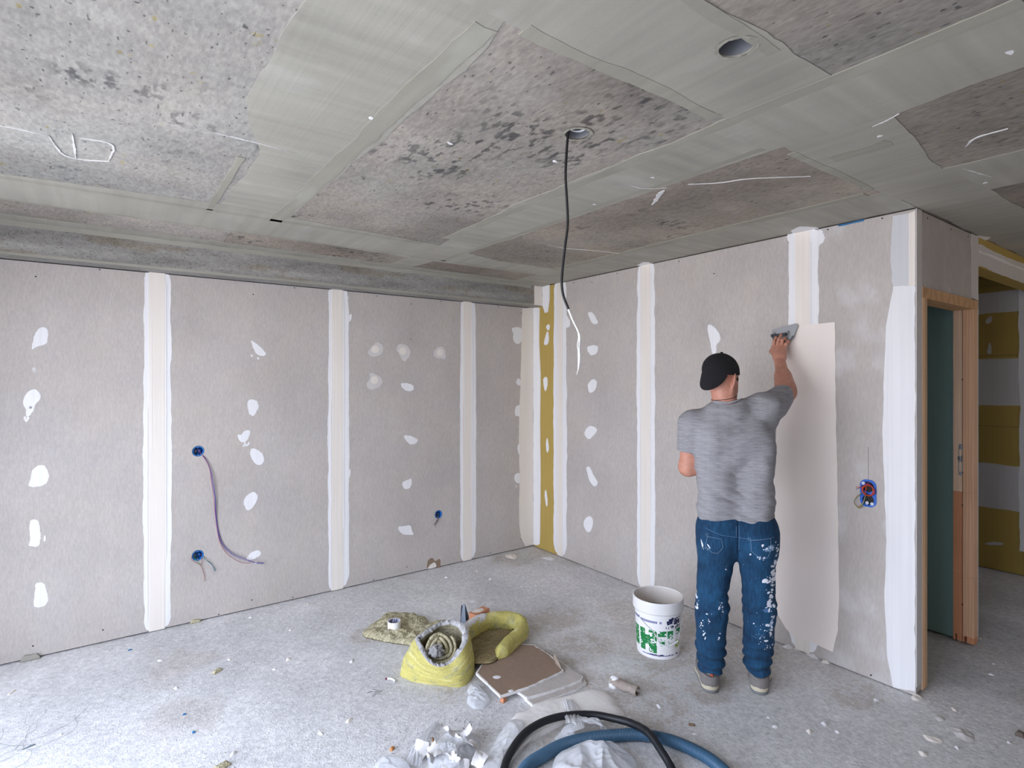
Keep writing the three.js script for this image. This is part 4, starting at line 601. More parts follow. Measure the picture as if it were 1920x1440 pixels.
{
  const c = [-1.313,1.09], t = thing('hollow_brick', 'broken piece of orange hollow clay brick behind the wool loop', 'brick', [c[0], 0, c[1]], 0.25);
  const s = shapeOf(rect(-0.075, 0.06, 0, 0.066)); s.holes = [rect(-0.055, -0.018, 0.014, 0.052), rect(-0.006, 0.044, 0.014, 0.052)].map(p => { const h = new THREE.Path(); h.setFromPoints(p.map(q => V2(...q))); return h; });
  mesh('brick_body', new THREE.ExtrudeGeometry(s, { depth: 0.06, bevelEnabled: true, bevelSize: 0.0015, bevelThickness: 0.0015, bevelSegments: 1 }).translate(0, 0.0015, -0.03), M.brick, t);
  mesh('mortar_crust', dome([[-0.06, -0.02], [0, -0.025], [0.03, -0.01], [0.02, 0.015], [-0.03, 0.02]], 30, 4, (q, x, z) => 0.006 * (1 - q) + 0.002 * n3(x * 90, 1, z * 90), 0.069), M.cream, t);
}
{ // three plasterboard offcuts in a stack
  const board = (name, label, o, y, paper, seed) => {
    const c = mean(o), t = thing(name, label, 'plasterboard piece', [c[0], y, c[1]], 0, 'plasterboard offcuts stacked on the floor'), p = rel2(o, c).map(q => [q[0], -q[1]]);   // plates are drawn upright, then laid down
    mesh('gypsum_core', plate(rough(p, 0.004, 0.008, seed, 40), 0.0115).rotateX(-Math.PI / 2), M.gypsum, t);
    const k = p.map(q => [q[0] * 0.968, q[1] * 0.968]); mesh('face_paper', plate(rough(k, 0.005, 0.008, seed + 1, 40), 0.0008, 0.0115).rotateX(-Math.PI / 2), paper, t);
    return t;
  };
  board('plasterboard_offcut', 'lowest grey plasterboard offcut of the stack, its front corner sticking out', [[-1.634,2.009],[-1.639,2.077],[-1.478,2.099],[-1.364,2.103],[-1.288,2.09],[-1.265,2.055],[-1.262,1.983],[-1.274,1.818],[-1.506,1.723]], 0, M.board, 201);
  board('plasterboard_offcut', 'middle grey plasterboard offcut with a crumbled white front edge', [[-1.646,1.952],[-1.636,2.03],[-1.477,2.057],[-1.303,2.07],[-1.271,2.048],[-1.268,1.982],[-1.26,1.801],[-1.511,1.678]], 0.0126, M.board, 203);
  const a = board('plasterboard_offcut', 'uppermost plasterboard offcut with brown paper face and white broken edge', [[-1.73,1.698],[-1.75,1.958],[-1.587,1.975],[-1.439,1.968],[-1.333,1.959],[-1.301,1.877],[-1.281,1.787],[-1.281,1.629],[-1.45,1.481]], 0.0252, mat('#c3ad9b', 0.9, { map: T.board, bumpMap: T.fibre, bumpScale: 0.0004 }), 205);
  const pc = a.position, at = (q) => [q[0] - pc.x, q[1] - pc.z];
  const d = dome(smooth([[-1.679,1.786],[-1.653,1.789],[-1.644,1.811],[-1.664,1.82],[-1.682,1.807]].map(at), 30), 30, 4, q => 0.0016 * (1 - q * q), 0.0124); mesh('plaster_dab', d, M.white, a);
  const d2 = dome(smooth([[-1.689,1.942],[-1.668,1.945],[-1.667,1.958],[-1.686,1.962],[-1.694,1.95]].map(at), 30), 30, 4, q => 0.002 * (1 - q * q), 0.0124); mesh('plaster_dab', d2, M.white, a);
  const f = [[-1.28,1.815],[-1.321,1.882],[-1.334,1.942]].map(at), pos = [], uv = [], idx = [], N = 24; for (let i = 0; i <= N; i++) for (let j = 0; j <= 8; j++) { const u = i / N, q = u < 0.5 ? [lerp(f[0][0], f[1][0], u * 2), lerp(f[0][1], f[1][1], u * 2)] : [lerp(f[1][0], f[2][0], u * 2 - 1), lerp(f[1][1], f[2][1], u * 2 - 1)], b = j / 8 * 2.6, w = 0.03 * Math.sin(Math.PI * (0.15 + u * 0.8)); pos.push(q[0] + w * Math.sin(b) * 0.5, 0.0125 + w * (1 - Math.cos(b)) * 0.6, q[1] - w * Math.sin(b) * 0.35); uv.push(u * 0.1, j * 0.01); } for (let i = 0; i < N; i++) for (let j = 0; j < 8; j++) { const a = i * 9 + j; idx.push(a, a + 9, a + 1, a + 1, a + 9, a + 10); }
  mesh('torn_flap', geo(pos, uv, idx), mat('#a29384', 0.9, { side: THREE.DoubleSide }), a);
}
{ // crumpled grey tube of board paper
  const a = [-1.178,2.174], b = [-1.145,2.321], c = mean([a, b]), L = Math.hypot(b[0] - a[0], b[1] - a[1]);
  const t = thing('paper_tube', 'crumpled tube of grey-brown board paper lying alone beside the man', 'paper tube', [c[0], 0, c[1]], Math.atan2(-(b[1] - a[1]), b[0] - a[0]));
  const pos = [], uv = [], idx = [], N = 40, K = 40, pt = (u, v, k) => { const an = -2.3 + v * 5.6, x = (u - 0.5) * L * (1 + 0.05 * n3(v * 3, k, 1)), r = (0.027 + 0.004 * n3(u * 4, v * 4, 2) + 0.0025 * n3(u * 14, v * 14, 4)) * (1 - 0.15 * u) - v * 0.004 - k * 0.0022; return [x, 0.028 + r * Math.sin(an) * 1.0, r * 1.25 * Math.cos(an)]; };
  for (const k of [0, 1]) for (let i = 0; i <= N; i++) for (let j = 0; j <= K; j++) { const p = pt(i / N, j / K, k); pos.push(p[0], Math.max(p[1], 0.001), p[2]); uv.push(i / N * L, j / K * 0.2); }
  const S = (N + 1) * (K + 1), q = (i, j, k) => k * S + i * (K + 1) + j;
  for (let i = 0; i < N; i++) for (let j = 0; j < K; j++) idx.push(q(i, j, 0), q(i, j + 1, 0), q(i + 1, j, 0), q(i + 1, j, 0), q(i, j + 1, 0), q(i + 1, j + 1, 0), q(i, j, 1), q(i + 1, j, 1), q(i, j + 1, 1), q(i + 1, j, 1), q(i + 1, j + 1, 1), q(i, j + 1, 1));
  for (const i of [0, N]) for (let j = 0; j < K; j++) idx.push(q(i, j, 0), q(i, j + 1, 0), q(i, j, 1), q(i, j + 1, 0), q(i, j + 1, 1), q(i, j, 1));
  mesh('rolled_paper', geo(pos, uv, idx), mat('#d8cfc8', 0.9, { map: T.worn, side: THREE.DoubleSide }), t);
  const w = dome([[-L / 2 - 0.004, -0.026], [-L / 2 + 0.03, -0.024], [-L / 2 + 0.045, 0.0], [-L / 2 + 0.03, 0.03], [-L / 2 - 0.004, 0.028]], 30, 6, (q2, x, z) => 0.056 - 18 * z * z + 0.003 * n3(x * 80, 1, z * 80) - 0.02 * q2 ** 6, 0.0); mesh('plaster_coat', w, M.white, t);
}
// thick off-white sheet with broken edges
lay('board_sheet', 'large off-white sheet with a ragged rounded end under the black hose', 'sheet', rough([[-1.387,2.127],[-1.312,2.14],[-1.269,2.155],[-1.246,2.194],[-1.253,2.254],[-1.269,2.294],[-1.29,2.324],[-1.289,2.352],[-1.313,2.388],[-1.348,2.4],[-1.376,2.405],[-1.444,2.361],[-1.499,2.316],[-1.56,2.271],[-1.628,2.272],[-1.728,2.277],[-1.828,2.287],[-1.935,2.333],[-2.027,2.365],[-2.098,2.314],[-1.96,2.208],[-1.858,2.144],[-1.755,2.083],[-1.696,2.095],[-1.632,2.076],[-1.538,2.087]], 0.005, 0.012, 73, 30), { nT: 14, m: mat('#f6f3ef', 0.9, { map: T.plaster, bumpMap: T.gypsum, bumpScale: 0.002 }), h: (q, x, z) => (0.022 + 0.006 * n3(x * 9, 0, z * 9)) * Math.sqrt(Math.max(0, 1 - q ** 10)) + 0.002 * n3(x * 45, 2, z * 45) });

// polythene: thin milky film, crumpled
const film = new THREE.MeshPhysicalMaterial({ color: '#f8fafd', roughness: 0.2, transmission: 0.5, thickness: 0, side: THREE.DoubleSide, ior: 1.3 });
const filmClear = new THREE.MeshPhysicalMaterial({ color: '#f4f6f9', roughness: 0.28, transmission: 0.55, thickness: 0, side: THREE.DoubleSide, ior: 1.3 });
const crease = (x, z, f, s) => { const k = n3(x * f * 0.5, s + 9, z * f * 0.5) * 1.2, a = x * 0.8 - z * 0.6, b = x * 0.6 + z * 0.8; return 0.9 - 1.5 * Math.abs(n3(a * f + k, s, b * f * 0.45)) - 0.7 * Math.abs(n3(b * f * 1.9 - k, s + 3, a * f)) - 0.3 * Math.abs(n3(x * f * 3.6 + k, s + 7, z * f * 3.6)); };
function filmLay(name, label, o, hgt, f, s, m = film, y = 0, nA = 110) { const c = mean(o), g = dome(rel2(smooth(o, nA), c), nA, 46, (q, x, z) => hgt * Math.sqrt(Math.max(0, 1 - q ** 3)) * (0.75 + 0.5 * n3(x * 5, s, z * 5)) + hgt * 0.42 * crease(x, z, f, s) * (1 - 0.7 * q), 0.001, false), t = mesh(name, g, m); t.position.set(c[0], y, c[1]); return tag(t, label, 'plastic film'); }
filmLay('film_sheet', 'band of milky plastic film lying left of the black hose over the sheet', [[-1.786,2.117],[-1.747,2.161],[-1.812,2.246],[-1.901,2.286],[-1.992,2.346],[-2.068,2.425],[-2.171,2.368],[-2.084,2.299],[-1.976,2.218],[-1.88,2.154]], 0.045, 11, 3);
function filmRibbon(name, label, pts, w, s, m) {                       // a narrow film following points (x, z, height), pleated across its width
  const o = pts[0], cv = new THREE.CatmullRomCurve3(pts.map(p => V(p[0] - o[0], p[2], p[1] - o[1])), false, 'centripetal'), N = 70, K = 22, pos = [], uv = [], idx = [];
  for (let i = 0; i <= N; i++) { const u = i / N, p = cv.getPointAt(u), t = cv.getTangentAt(u), sx = -t.z, sz = t.x, L = Math.hypot(sx, sz) || 1; for (let j = 0; j <= K; j++) { const v = j / K - 0.5, ww = w(u) * (1 + 0.25 * n3(u * 5, j * 0.02, s)), pl = 0.007 * n3(v * 9, u * 3, s) + 0.004 * n3(v * 22, u * 8, s + 4) - 0.02 * v * v; pos.push(p.x + sx / L * v * ww, Math.max(0.0015, p.y + pl), p.z + sz / L * v * ww); uv.push(u, v); } }
  for (let i = 0; i < N; i++) for (let j = 0; j < K; j++) { const q = i * (K + 1) + j, r = q + K + 1; idx.push(q, q + 1, r, r, q + 1, r + 1); }
  const g = mesh(name, geo(pos, uv, idx), m); g.position.set(o[0], 0, o[1]); return tag(g, label, 'plastic film');
}
const withH = (pts, hs) => pts.map((p, i) => [p[0], p[1], hs[i]]);
filmRibbon('film_strip', 'narrow strip of clear film draped over the black hose', withH([[-1.487,2.166], [-1.515,2.218], [-1.555,2.274], [-1.622,2.362], [-1.639,2.388], [-1.647,2.375], [-1.675,2.377], [-1.714,2.379]], [0.03, 0.036, 0.046, 0.076, 0.074, 0.045, 0.024, 0.012]), u => 0.05 + 0.05 * u, 3, filmClear);
filmRibbon('film_strip', 'loose flap of clear film lying along the black hose towards the right', withH([[-1.583,2.341], [-1.572,2.393], [-1.539,2.421], [-1.523,2.439], [-1.502,2.432]], [0.06, 0.072, 0.073, 0.06, 0.02]), u => 0.05 - 0.02 * u, 8, filmClear);
filmLay('film_bag', 'puffed milky plastic bag at the bottom edge inside the hose loop', [[-1.952,2.596],[-1.866,2.491],[-1.811,2.45],[-1.741,2.445],[-1.676,2.475],[-1.638,2.512],[-1.565,2.52],[-1.528,2.564],[-1.524,2.637],[-1.577,2.701],[-1.613,2.771],[-1.672,2.834],[-1.848,2.74]], 0.10, 8, 9);
filmLay('film_scrap', 'crumpled clear plastic scrap beside the offcut stack', [[-1.824,1.764],[-1.78,1.746],[-1.76,1.767],[-1.765,1.82],[-1.772,1.881],[-1.787,1.922],[-1.835,1.943],[-1.878,1.923],[-1.88,1.855],[-1.841,1.812]], 0.04, 24, 12, filmClear, 0, 80);
filmLay('film_bag', 'pale plastic bag corner in the lower left of the rubbish', [[-2.503,2.11],[-2.451,2.048],[-2.406,2.025],[-2.364,2.039],[-2.336,2.084],[-2.327,2.131],[-2.359,2.232]], 0.06, 10, 15, film);
filmRibbon('film_strip', 'twisted clear film reaching up from the rubbish heap', withH([[-2.318,2.133],[-2.278,2.081],[-2.237,2.039],[-2.188,1.999],[-2.139,1.96],[-2.086,1.92]], [0.02, 0.03, 0.03, 0.026, 0.02, 0.012]), u => 0.075 - 0.05 * u, 12, filmClear);
filmLay('film_sheet', 'wrinkled clear film spread over the torn papers', [[-2.204,2.069],[-2.121,2.039],[-2.067,2.041],[-1.994,2.084],[-1.985,2.138],[-2.034,2.192],[-2.107,2.244],[-2.199,2.313],[-2.283,2.288],[-2.266,2.188]], 0.055, 16, 21, filmClear);
{ // scraps of torn white board paper and gypsum in the heap
  const r = rng(31), spots = [[[-2.233,2.065], 'torn paper scrap at the left rim of the heap beside the twisted film'], [[-2.204,2.075], 'upright white paper scrap at the back left of the heap'], [[-2.128,2.09], 'rearmost white paper scrap of the rubbish heap'], [[-2.084,2.135], 'white paper scrap at the back right, under the wrinkled film'], [[-2.024,2.137], 'white paper scrap at the rear next to the milky film band'], [[-2.206,2.137], 'curled white paper scrap touching the brown shard'], [[-2.168,2.153], 'folded white paper scrap in the middle of the heap'], [[-2.147,2.194], 'white paper scrap just right of the middle folded one'], [[-2.096,2.213], 'white paper scrap on the right flank of the heap'], [[-2.257,2.147], 'white paper scrap at the front left of the heap'], [[-2.233,2.206], 'white paper scrap at the front of the heap, second from the left'], [[-2.186,2.229], 'white paper scrap at the front of the heap, in its middle'], [[-2.149,2.267], 'white paper scrap at the front of the heap, right of its middle'], [[-2.074,2.276], 'white paper scrap at the front right beside the film band']];
  spots.forEach(([[x, z], label], i) => {
    const w = 0.026 + r() * 0.02, d = 0.022 + r() * 0.02, bend = 0.5 + r() * 1.3, pos = [], uv = [], idx = [], N = 8;
    for (const k of [0, 1]) for (let a = 0; a <= N; a++) for (let b = 0; b <= N; b++) { const u = a / N - 0.5, v = b / N - 0.5, e = 1 - 0.25 * vn(a * 1.7 + i * 5, b * 1.7); pos.push(u * w * 2 * e, 0.012 + Math.cos(u * 2) * w * bend * 0.7 + v * v * 0.03 + 0.004 * n3(u * 5 + i, v * 5, 1) - k * 0.0015, v * d * 2 * e); uv.push(u * w, v * d); }
    const S = 81, q = (a, b, k) => k * S + a * 9 + b; for (let a = 0; a < N; a++) for (let b = 0; b < N; b++) idx.push(q(a, b, 0), q(a, b + 1, 0), q(a + 1, b, 0), q(a + 1, b, 0), q(a, b + 1, 0), q(a + 1, b + 1, 0), q(a, b, 1), q(a + 1, b, 1), q(a, b + 1, 1), q(a + 1, b, 1), q(a + 1, b + 1, 1), q(a, b + 1, 1));
    const g = geo(pos, uv, idx); g.rotateX((r() - 0.5) * 1.4); g.rotateZ((r() - 0.5) * 1.2); g.computeBoundingBox(); g.translate(0, 0.004 + (i % 3) * 0.012 - g.boundingBox.min.y, 0);
    const o = mesh('torn_paper', g, mat('#dfdcda', 0.85, { side: THREE.DoubleSide })); o.position.set(x, 0, z); o.rotation.y = r() * 6; tag(o, label, 'paper scrap', 'torn white paper scraps in the rubbish heap');
  });
}
{ const o = mesh('brown_shard', plate(rough([[0, 0], [0.03, 0.004], [0.026, 0.05], [0.008, 0.06]], 0.003, 0.01, 3, 60), 0.003), mat('#9a6a32', 0.6)); const c = [-2.193,2.103]; o.position.set(c[0], 0.008, c[1]); o.rotation.set(-0.5, 0.9, 0.3); tag(o, 'small glossy brown shard sticking up among the torn papers', 'shard'); }
{ // hoses
  const black = [[-2.493,3.192],[-2.364,2.863],[-2.199,2.579],[-2.016,2.369],[-1.948,2.323],[-1.832,2.272],[-1.716,2.262],[-1.608,2.287],[-1.498,2.352],[-1.441,2.433],[-1.415,2.524],[-1.42,2.62],[-1.442,2.711],[-1.47,2.793],[-1.635,2.988],[-1.911,3.192],[-2.251,3.367]], bh = [0.018, 0.018, 0.018, 0.02, 0.035, 0.046, 0.05, 0.05, 0.048, 0.05, 0.062, 0.072, 0.05, 0.022, 0.018, 0.018, 0.018];
  const o = black[0], cv = new THREE.CatmullRomCurve3(black.map((p, i) => V(p[0] - o[0], bh[i], p[1] - o[1])), false, 'centripetal');
  const t = mesh('black_hose', sweep(cv, 900, 16, (u, a, m) => u < 0.5 ? 0.0165 : 0.0163 + 0.0011 * Math.sin(m * Math.PI * 2 / 0.0062)), mat('#191b20', 0.5)); t.position.set(o[0], 0, o[1]);
  tag(t, 'black flexible hose curving in an arch over the blue conduit', 'hose');
  const blue = [[-2.471,3.144],[-2.28,2.697],[-1.954,2.433],[-1.839,2.413],[-1.72,2.414],[-1.595,2.451],[-1.485,2.508],[-1.405,2.562],[-1.335,2.653],[-1.299,2.767],[-1.295,2.868],[-1.349,3.011],[-1.567,3.215],[-2.035,3.46]], b = blue[0];
  const cb = new THREE.CatmullRomCurve3(blue.map(p => V(p[0] - b[0], 0.0275, p[1] - b[1])), false, 'centripetal');
  const t2 = mesh('blue_conduit', sweep(cb, 1500, 20, (u, a, m) => 0.0248 + 0.0019 * Math.sin(m * Math.PI * 2 / 0.0068)), mat('#3f6480', 0.42)); t2.position.set(b[0], 0, b[1]);
  tag(t2, 'thick grey-blue corrugated conduit lying in an arc on the floor', 'conduit');
}
// plaster droppings on the floor
const drop = (label, o, h, seed, m = M.white, group) => lay('plaster_dropping', label, 'plaster dropping', rough(smooth(o, 40), 0.004, 0.006, seed, 60), { nT: 6, m, h: (q, x, z) => h * (1 - q ** 3) * (0.8 + 0.7 * n3(x * 40, seed, z * 40)) }, group);
drop('white blob of plaster run down at the foot of the wall corner', [[-0.012,3.143],[0.028,3.148],[0.033,3.17],[0.008,3.187],[-0.028,3.178],[-0.044,3.16]], 0.014, 1, M.cream);
drop('oval flattened plaster dropping right of the wall corner', [[-0.119,3.271],[-0.086,3.284],[-0.096,3.309],[-0.13,3.314],[-0.146,3.298]], 0.009, 2, M.thin);
drop('plaster dropping with a long thin tail at lower right', [[-0.324,3.291],[-0.332,3.318],[-0.305,3.338],[-0.301,3.358],[-0.329,3.361],[-0.352,3.34],[-0.356,3.319]], 0.013, 3, M.cream);
drop('broad ridged plaster dropping nearest the right picture edge', [[-0.152,3.343],[-0.139,3.368],[-0.119,3.397],[-0.134,3.424],[-0.196,3.444],[-0.222,3.43],[-0.219,3.4],[-0.201,3.375]], 0.011, 4, M.thin);
drop('small oval plaster dropping by the wall, left of the corner', [[-0.195,3.039],[-0.173,3.05],[-0.189,3.061],[-0.215,3.054]], 0.008, 5, M.white);
drop('plaster crumb patch right of the man, by his shoes', [[-0.826,2.854],[-0.805,2.86],[-0.808,2.877],[-0.832,2.87]], 0.009, 6);
drop('round white plaster dot right of the shoes', [[-0.77,2.799],[-0.757,2.808],[-0.774,2.817],[-0.786,2.808]], 0.007, 7);
drop('thin white plaster dropping between the brick and the bucket', [[-1.201,0.772],[-1.165,0.774],[-1.165,0.81],[-1.201,0.808]], 0.004, 8);
drop('cream plaster lump at the foot of the left wall by the corner', [[-0.39,0.077],[-0.319,0.053],[-0.298,0.125],[-0.369,0.205],[-0.403,0.162]], 0.014, 9, M.cream);
drop('streak of dropped plaster at the inner corner', [[-0.156,0.322],[-0.082,0.339],[-0.072,0.402],[-0.125,0.436],[-0.153,0.38]], 0.01, 10);
[[[0.012,2.519],[0.055,2.542],[0.053,2.581],[0.015,2.578],[-0.005,2.547]], [[0.021,2.59],[0.021,2.637],[0.026,2.68],[-0.005,2.68],[-0.016,2.634]], [[-0.003,2.697],[0.015,2.732],[-0.012,2.742],[-0.032,2.713]], [[-0.025,2.476],[0.016,2.497],[0.009,2.533],[-0.029,2.514]]].forEach((o, i) => drop(['flat white plaster chip at the wall foot right of the man', 'long crumbled plaster strip along the wall foot', 'small loose plaster bar at the wall foot, farthest right of the chips', 'thin plaster flake at the wall foot beside the right leg'][i], o, 0.016, 30 + i, i % 2 ? M.white : M.cream));
{ // white chips and flakes scattered on the floor
  const r = rng(41), chips = [[[-2.495,0.88], 'bright elongated plaster chip midway between left wall and wool fold'], [[-2.683,1.268], 'stout white plaster chip on open floor, nearest the camera on the left'], [[-2.552,0.139], 'crumbly plaster chip close to the left wall, below the wire end'], [[-2.383,0.499], 'small plaster chip before the wall, between the second joint and the wool'], [[-2.204,1.121], 'small round plaster chip left of the red-tipped stub'], [[-2.584,0.948], 'thin pale plaster flake beside the bright elongated chip'], [[-2.167,0.13], 'narrow plaster flake near the foot of the second joint, left of it'], [[-2.063,0.309], 'narrow plaster flake on the floor in front of the second joint'], [[-0.829,0.495], 'plaster flake on the far floor between third joint and corner'], [[-0.823,0.269], 'plaster flake at the wall foot right of the third joint'], [[-1.105,0.251], 'plaster crumb below the torn paper at the left wall'], [[-0.409,0.785], 'largest white flake on the far floor before the corner'], [[-0.618,0.82], 'pale flake left of the largest far flake'], [[-0.727,0.769], 'small dull flake on the far floor between corner and brick'], [[-0.464,1.246], 'plaster crumb before the right wall, left of the bucket'], [[-2.411,1.654], 'plaster crumb left of the twisted film'], [[-2.553,1.668], 'plaster crumb on the bright floor, farther left of the twisted film'], [[-2.901,1.59], 'pale crumb near the wool tuft at the bottom edge'], [[-3.515,0.98], 'white crumb right of the dark fibre tangle'], [[-3.095,0.46], 'pale crumb on floor left of the brown wool tuft'], [[-3.047,0.849], 'pale crumb on bright floor between tuft and blue crumbs'], [[-2.77,0.681], 'white upright crumb right of the brown wool tuft'], [[-1.129,2.441], 'thin white chip left of the shoes, before the bucket'], [[-1.169,2.678], 'white crumb right of the brown splinter'], [[-0.725,2.976], 'white chip in front of the shoes, right side'], [[-0.612,2.99], 'small white chip on the floor before the right wall'], [[-0.622,3.056], 'dark-rimmed crumb right of the small white chip'], [[0.024,3.31], 'crumb between door jamb and oval plaster dropping'], [[0.586,3.318], 'pale crumb on the floor in the corridor entrance'], [[0.743,3.29], 'smaller pale crumb in the corridor entrance, farther one'], [[1.071,3.142], 'plaster blob at the foot of the right door jamb'], [[1.708,3.012], 'plaster blob against the corridor side of the door jamb'], [[-0.081,3.541], 'thin chip left of the brown clod'], [[-0.483,3.341], 'crumb below the dropping with a tail'], [[-0.31,3.415], 'smeared chip below the broad ridged dropping']];
  chips.forEach(([[x, z], label], i) => { const s = 0.006 + r() * 0.008, o = mesh('plaster_chip', dome(Array.from({ length: 7 }, (_, k) => [Math.cos(k * 0.9) * s * (0.5 + r()) * 1.5, Math.sin(k * 0.9) * s * (0.5 + r())]), 14, 2, (q, a, b) => s * 0.7 * (1 - q * q) + 0.001), i % 3 ? M.white : M.cream); o.position.set(x, 0, z); o.rotation.y = r() * 6; tag(o, label, 'plaster chip', 'plaster chips scattered on the floor'); });
}
function bit(name, label, cat, p, w, d, h, m, seed, turn = 0) { const o = mesh(name, dome(rough(rect(-w / 2, w / 2, -d / 2, d / 2), Math.min(w, d) * 0.16, Math.min(w, d) * 0.3, seed, 90), 24, 5, (q, x, z) => h * (1 - q ** 6 * 0.7) * (1 + 0.25 * n3(x * 60, seed, z * 60))), m); o.position.set(p[0], 0, p[1]); o.rotation.y = turn; return tag(o, label, cat); }
bit('brick_chunk', 'small orange brick chunk in front of the offcut stack', 'brick chunk', [-1.726,1.952], 0.032, 0.022, 0.022, M.brick, 1, 0.4);
bit('wood_splinter', 'brown wood splinter lying right of the black hose', 'splinter', [-1.122,2.629], 0.03, 0.012, 0.008, mat('#8a6f57', 0.9), 2, -0.9);
bit('wool_tuft', 'small brown wool tuft on the bare floor left of the heap', 'wool tuft', [-2.849,0.79], 0.05, 0.024, 0.016, M.wool, 3, 0.6);
bit('wool_tuft', 'grey wool tuft caught in the gap under the left wall', 'wool tuft', [-2.864,0.004], 0.06, 0.022, 0.02, M.wool, 4, 0.1);
bit('wool_tuft', 'brownish wool tuft cut by the bottom picture edge', 'wool tuft', [-2.956,1.652], 0.07, 0.03, 0.016, M.wool, 5, 0.3);
bit('orange_scrap', 'tiny orange scrap beside the twisted film', 'scrap', [-2.33,1.962], 0.026, 0.014, 0.01, mat('#c98a4e', 0.8), 6, 0.8);
bit('grey_lump', 'dusty grey lump against the left wall foot', 'lump', [-3.701,0.005], 0.09, 0.03, 0.03, M.skim, 7, 0);
bit('brown_clod', 'brown clod at the right picture edge', 'clod', [0.027,3.555], 0.035, 0.03, 0.018, mat('#6e625a', 0.95), 8);
bit('blue_crumb', 'blue plastic crumb near the left wall joint', 'crumb', [-3.23,0.206], 0.02, 0.011, 0.005, M.crumb, 9, 0.2);
bit('blue_crumb', 'blue plastic crumb in the bright floor area, farther of the pair', 'crumb', [-3.039,1.136], 0.012, 0.01, 0.008, M.crumb, 10);
bit('blue_crumb', 'blue plastic crumb in the bright floor area, nearer of the pair', 'crumb', [-3.02,1.32], 0.012, 0.012, 0.008, M.crumb, 11);
bit('white_shaving', 'pale pointed shaving at the left picture edge', 'shaving', [-3.741,0.394], 0.05, 0.012, 0.006, M.cream, 12, 1.1);
{ // curled white plastic stub with a dark red tip, wire clippings, the tangle of fibres
  const c = [-2.107,1.443], t = thing('plastic_stub', 'short curled white stub with a dark red tip left of the wool', 'stub', [c[0], 0, c[1]], 0.4);
  mesh('stub_body', tube([[0, 0.006, -0.025], [0.006, 0.008, -0.01], [0.007, 0.008, 0.01], [0.002, 0.006, 0.03]], 0.0055, 20, 8), M.whitePlastic, t);
  mesh('tip', tube([[-0.006, 0.006, -0.036], [-0.003, 0.006, -0.03], [0, 0.006, -0.025]], 0.0052, 8, 8), mat('#6a2440', 0.6), t);
  const w = [-2.22,1.499], k = thing('wire_clippings', 'small bunch of grey wire clippings on the floor', 'wire clippings', [w[0], 0, w[1]]);
  const r = rng(17); for (let i = 0; i < 7; i++) { const a = r() * 6, l = 0.02 + r() * 0.03; mesh('clipping', tube([[-Math.cos(a) * l, 0.002, -Math.sin(a) * l], [r() * 0.01, 0.008, r() * 0.01], [Math.cos(a + 0.6) * l, 0.002, Math.sin(a + 0.6) * l]], 0.001, 12, 5), i % 3 ? mat('#77797a', 0.6) : M.whitePlastic, k); }
  const f = [-3.626,0.999], h = thing('fibre_tangle', 'tangle of thin dark fibres on the bright floor at lower left', 'fibres', [f[0], 0, f[1]]);
  for (let i = 0; i < 9; i++) { const pts = []; let x = (r() - 0.5) * 0.12, z = (r() - 0.5) * 0.1, a = r() * 6; for (let q = 0; q < 8; q++) { pts.push([x, 0.002 + r() * 0.004, z]); a += (r() - 0.5) * 1.4; x += Math.cos(a) * 0.045; z += Math.sin(a) * 0.045; } mesh('fibre', tube(pts, 0.0005, 40, 4), mat('#46545c', 0.8), h); }
  const lint = dome(rough(smooth([[0.0, 0.0], [0.03, -0.012], [0.045, 0.008], [0.0, 0.022], [-0.03, 0.03]], 40), 0.012, 0.004, 5, 60), 40, 8, (q, x, z) => 0.004 * (1 - q) + 0.004 * Math.abs(n3(x * 120, 1, z * 120))); mesh('lint', lint, mat('#6d7880', 1), h).scale.set(0.6, 0.5, 0.6);
}
{ // grit nobody could count
  const r = rng(61), g = new THREE.IcosahedronGeometry(1, 0), put = (name, label, n, color, s0, s1, where) => { const im = new THREE.InstancedMesh(g, mat(color, 0.95), n), m = new THREE.Matrix4(), q = new THREE.Quaternion(), e = new THREE.Euler(); for (let i = 0; i < n; i++) { const [x, z] = where(), s = lerp(s0, s1, r() ** 3); q.setFromEuler(e.set(r() * 6, r() * 6, r() * 6)); m.compose(V(x, s * 0.25, z), q, V(s * (0.7 + r()), s * 0.6, s * (0.7 + r() * 0.6))); im.setMatrixAt(i, m); } im.name = name; im.castShadow = im.receiveShadow = true; scene.add(im); tag(im, label, 'grit', null, 'stuff'); };
  const any = () => { for (;;) { const x = lerp(-4.5, 2.6, r()), z = lerp(0.03, 4.6, r()); if (!(x > -0.02 && x < 1.0 && z < 3.17)) return [x, z]; } };
  put('plaster_grit', 'fine white plaster crumbs sprinkled over the floor', 2600, '#e4e3e2', 0.0006, 0.0034, any);
  put('dark_grit', 'fine dark grit sprinkled over the floor', 1200, '#7a7876', 0.0005, 0.0026, any);
  const near = [[-1.948,2.103],[-1.987,2.002],[-2.267,1.963],[-1.794,1.986],[-2.069,1.892],[-1.673,2.128]];
  put('rubble_grit', 'grey and violet rubble grit around the rubbish heap', 600, '#8d8a94', 0.0006, 0.0036, () => { const p = near[Math.floor(r() * near.length)], a = r() * 6.3, d = 0.16 * Math.sqrt(-Math.log(1 - r() * 0.95)) * 0.6; return [p[0] + Math.cos(a) * d, p[1] + Math.sin(a) * d]; });
}

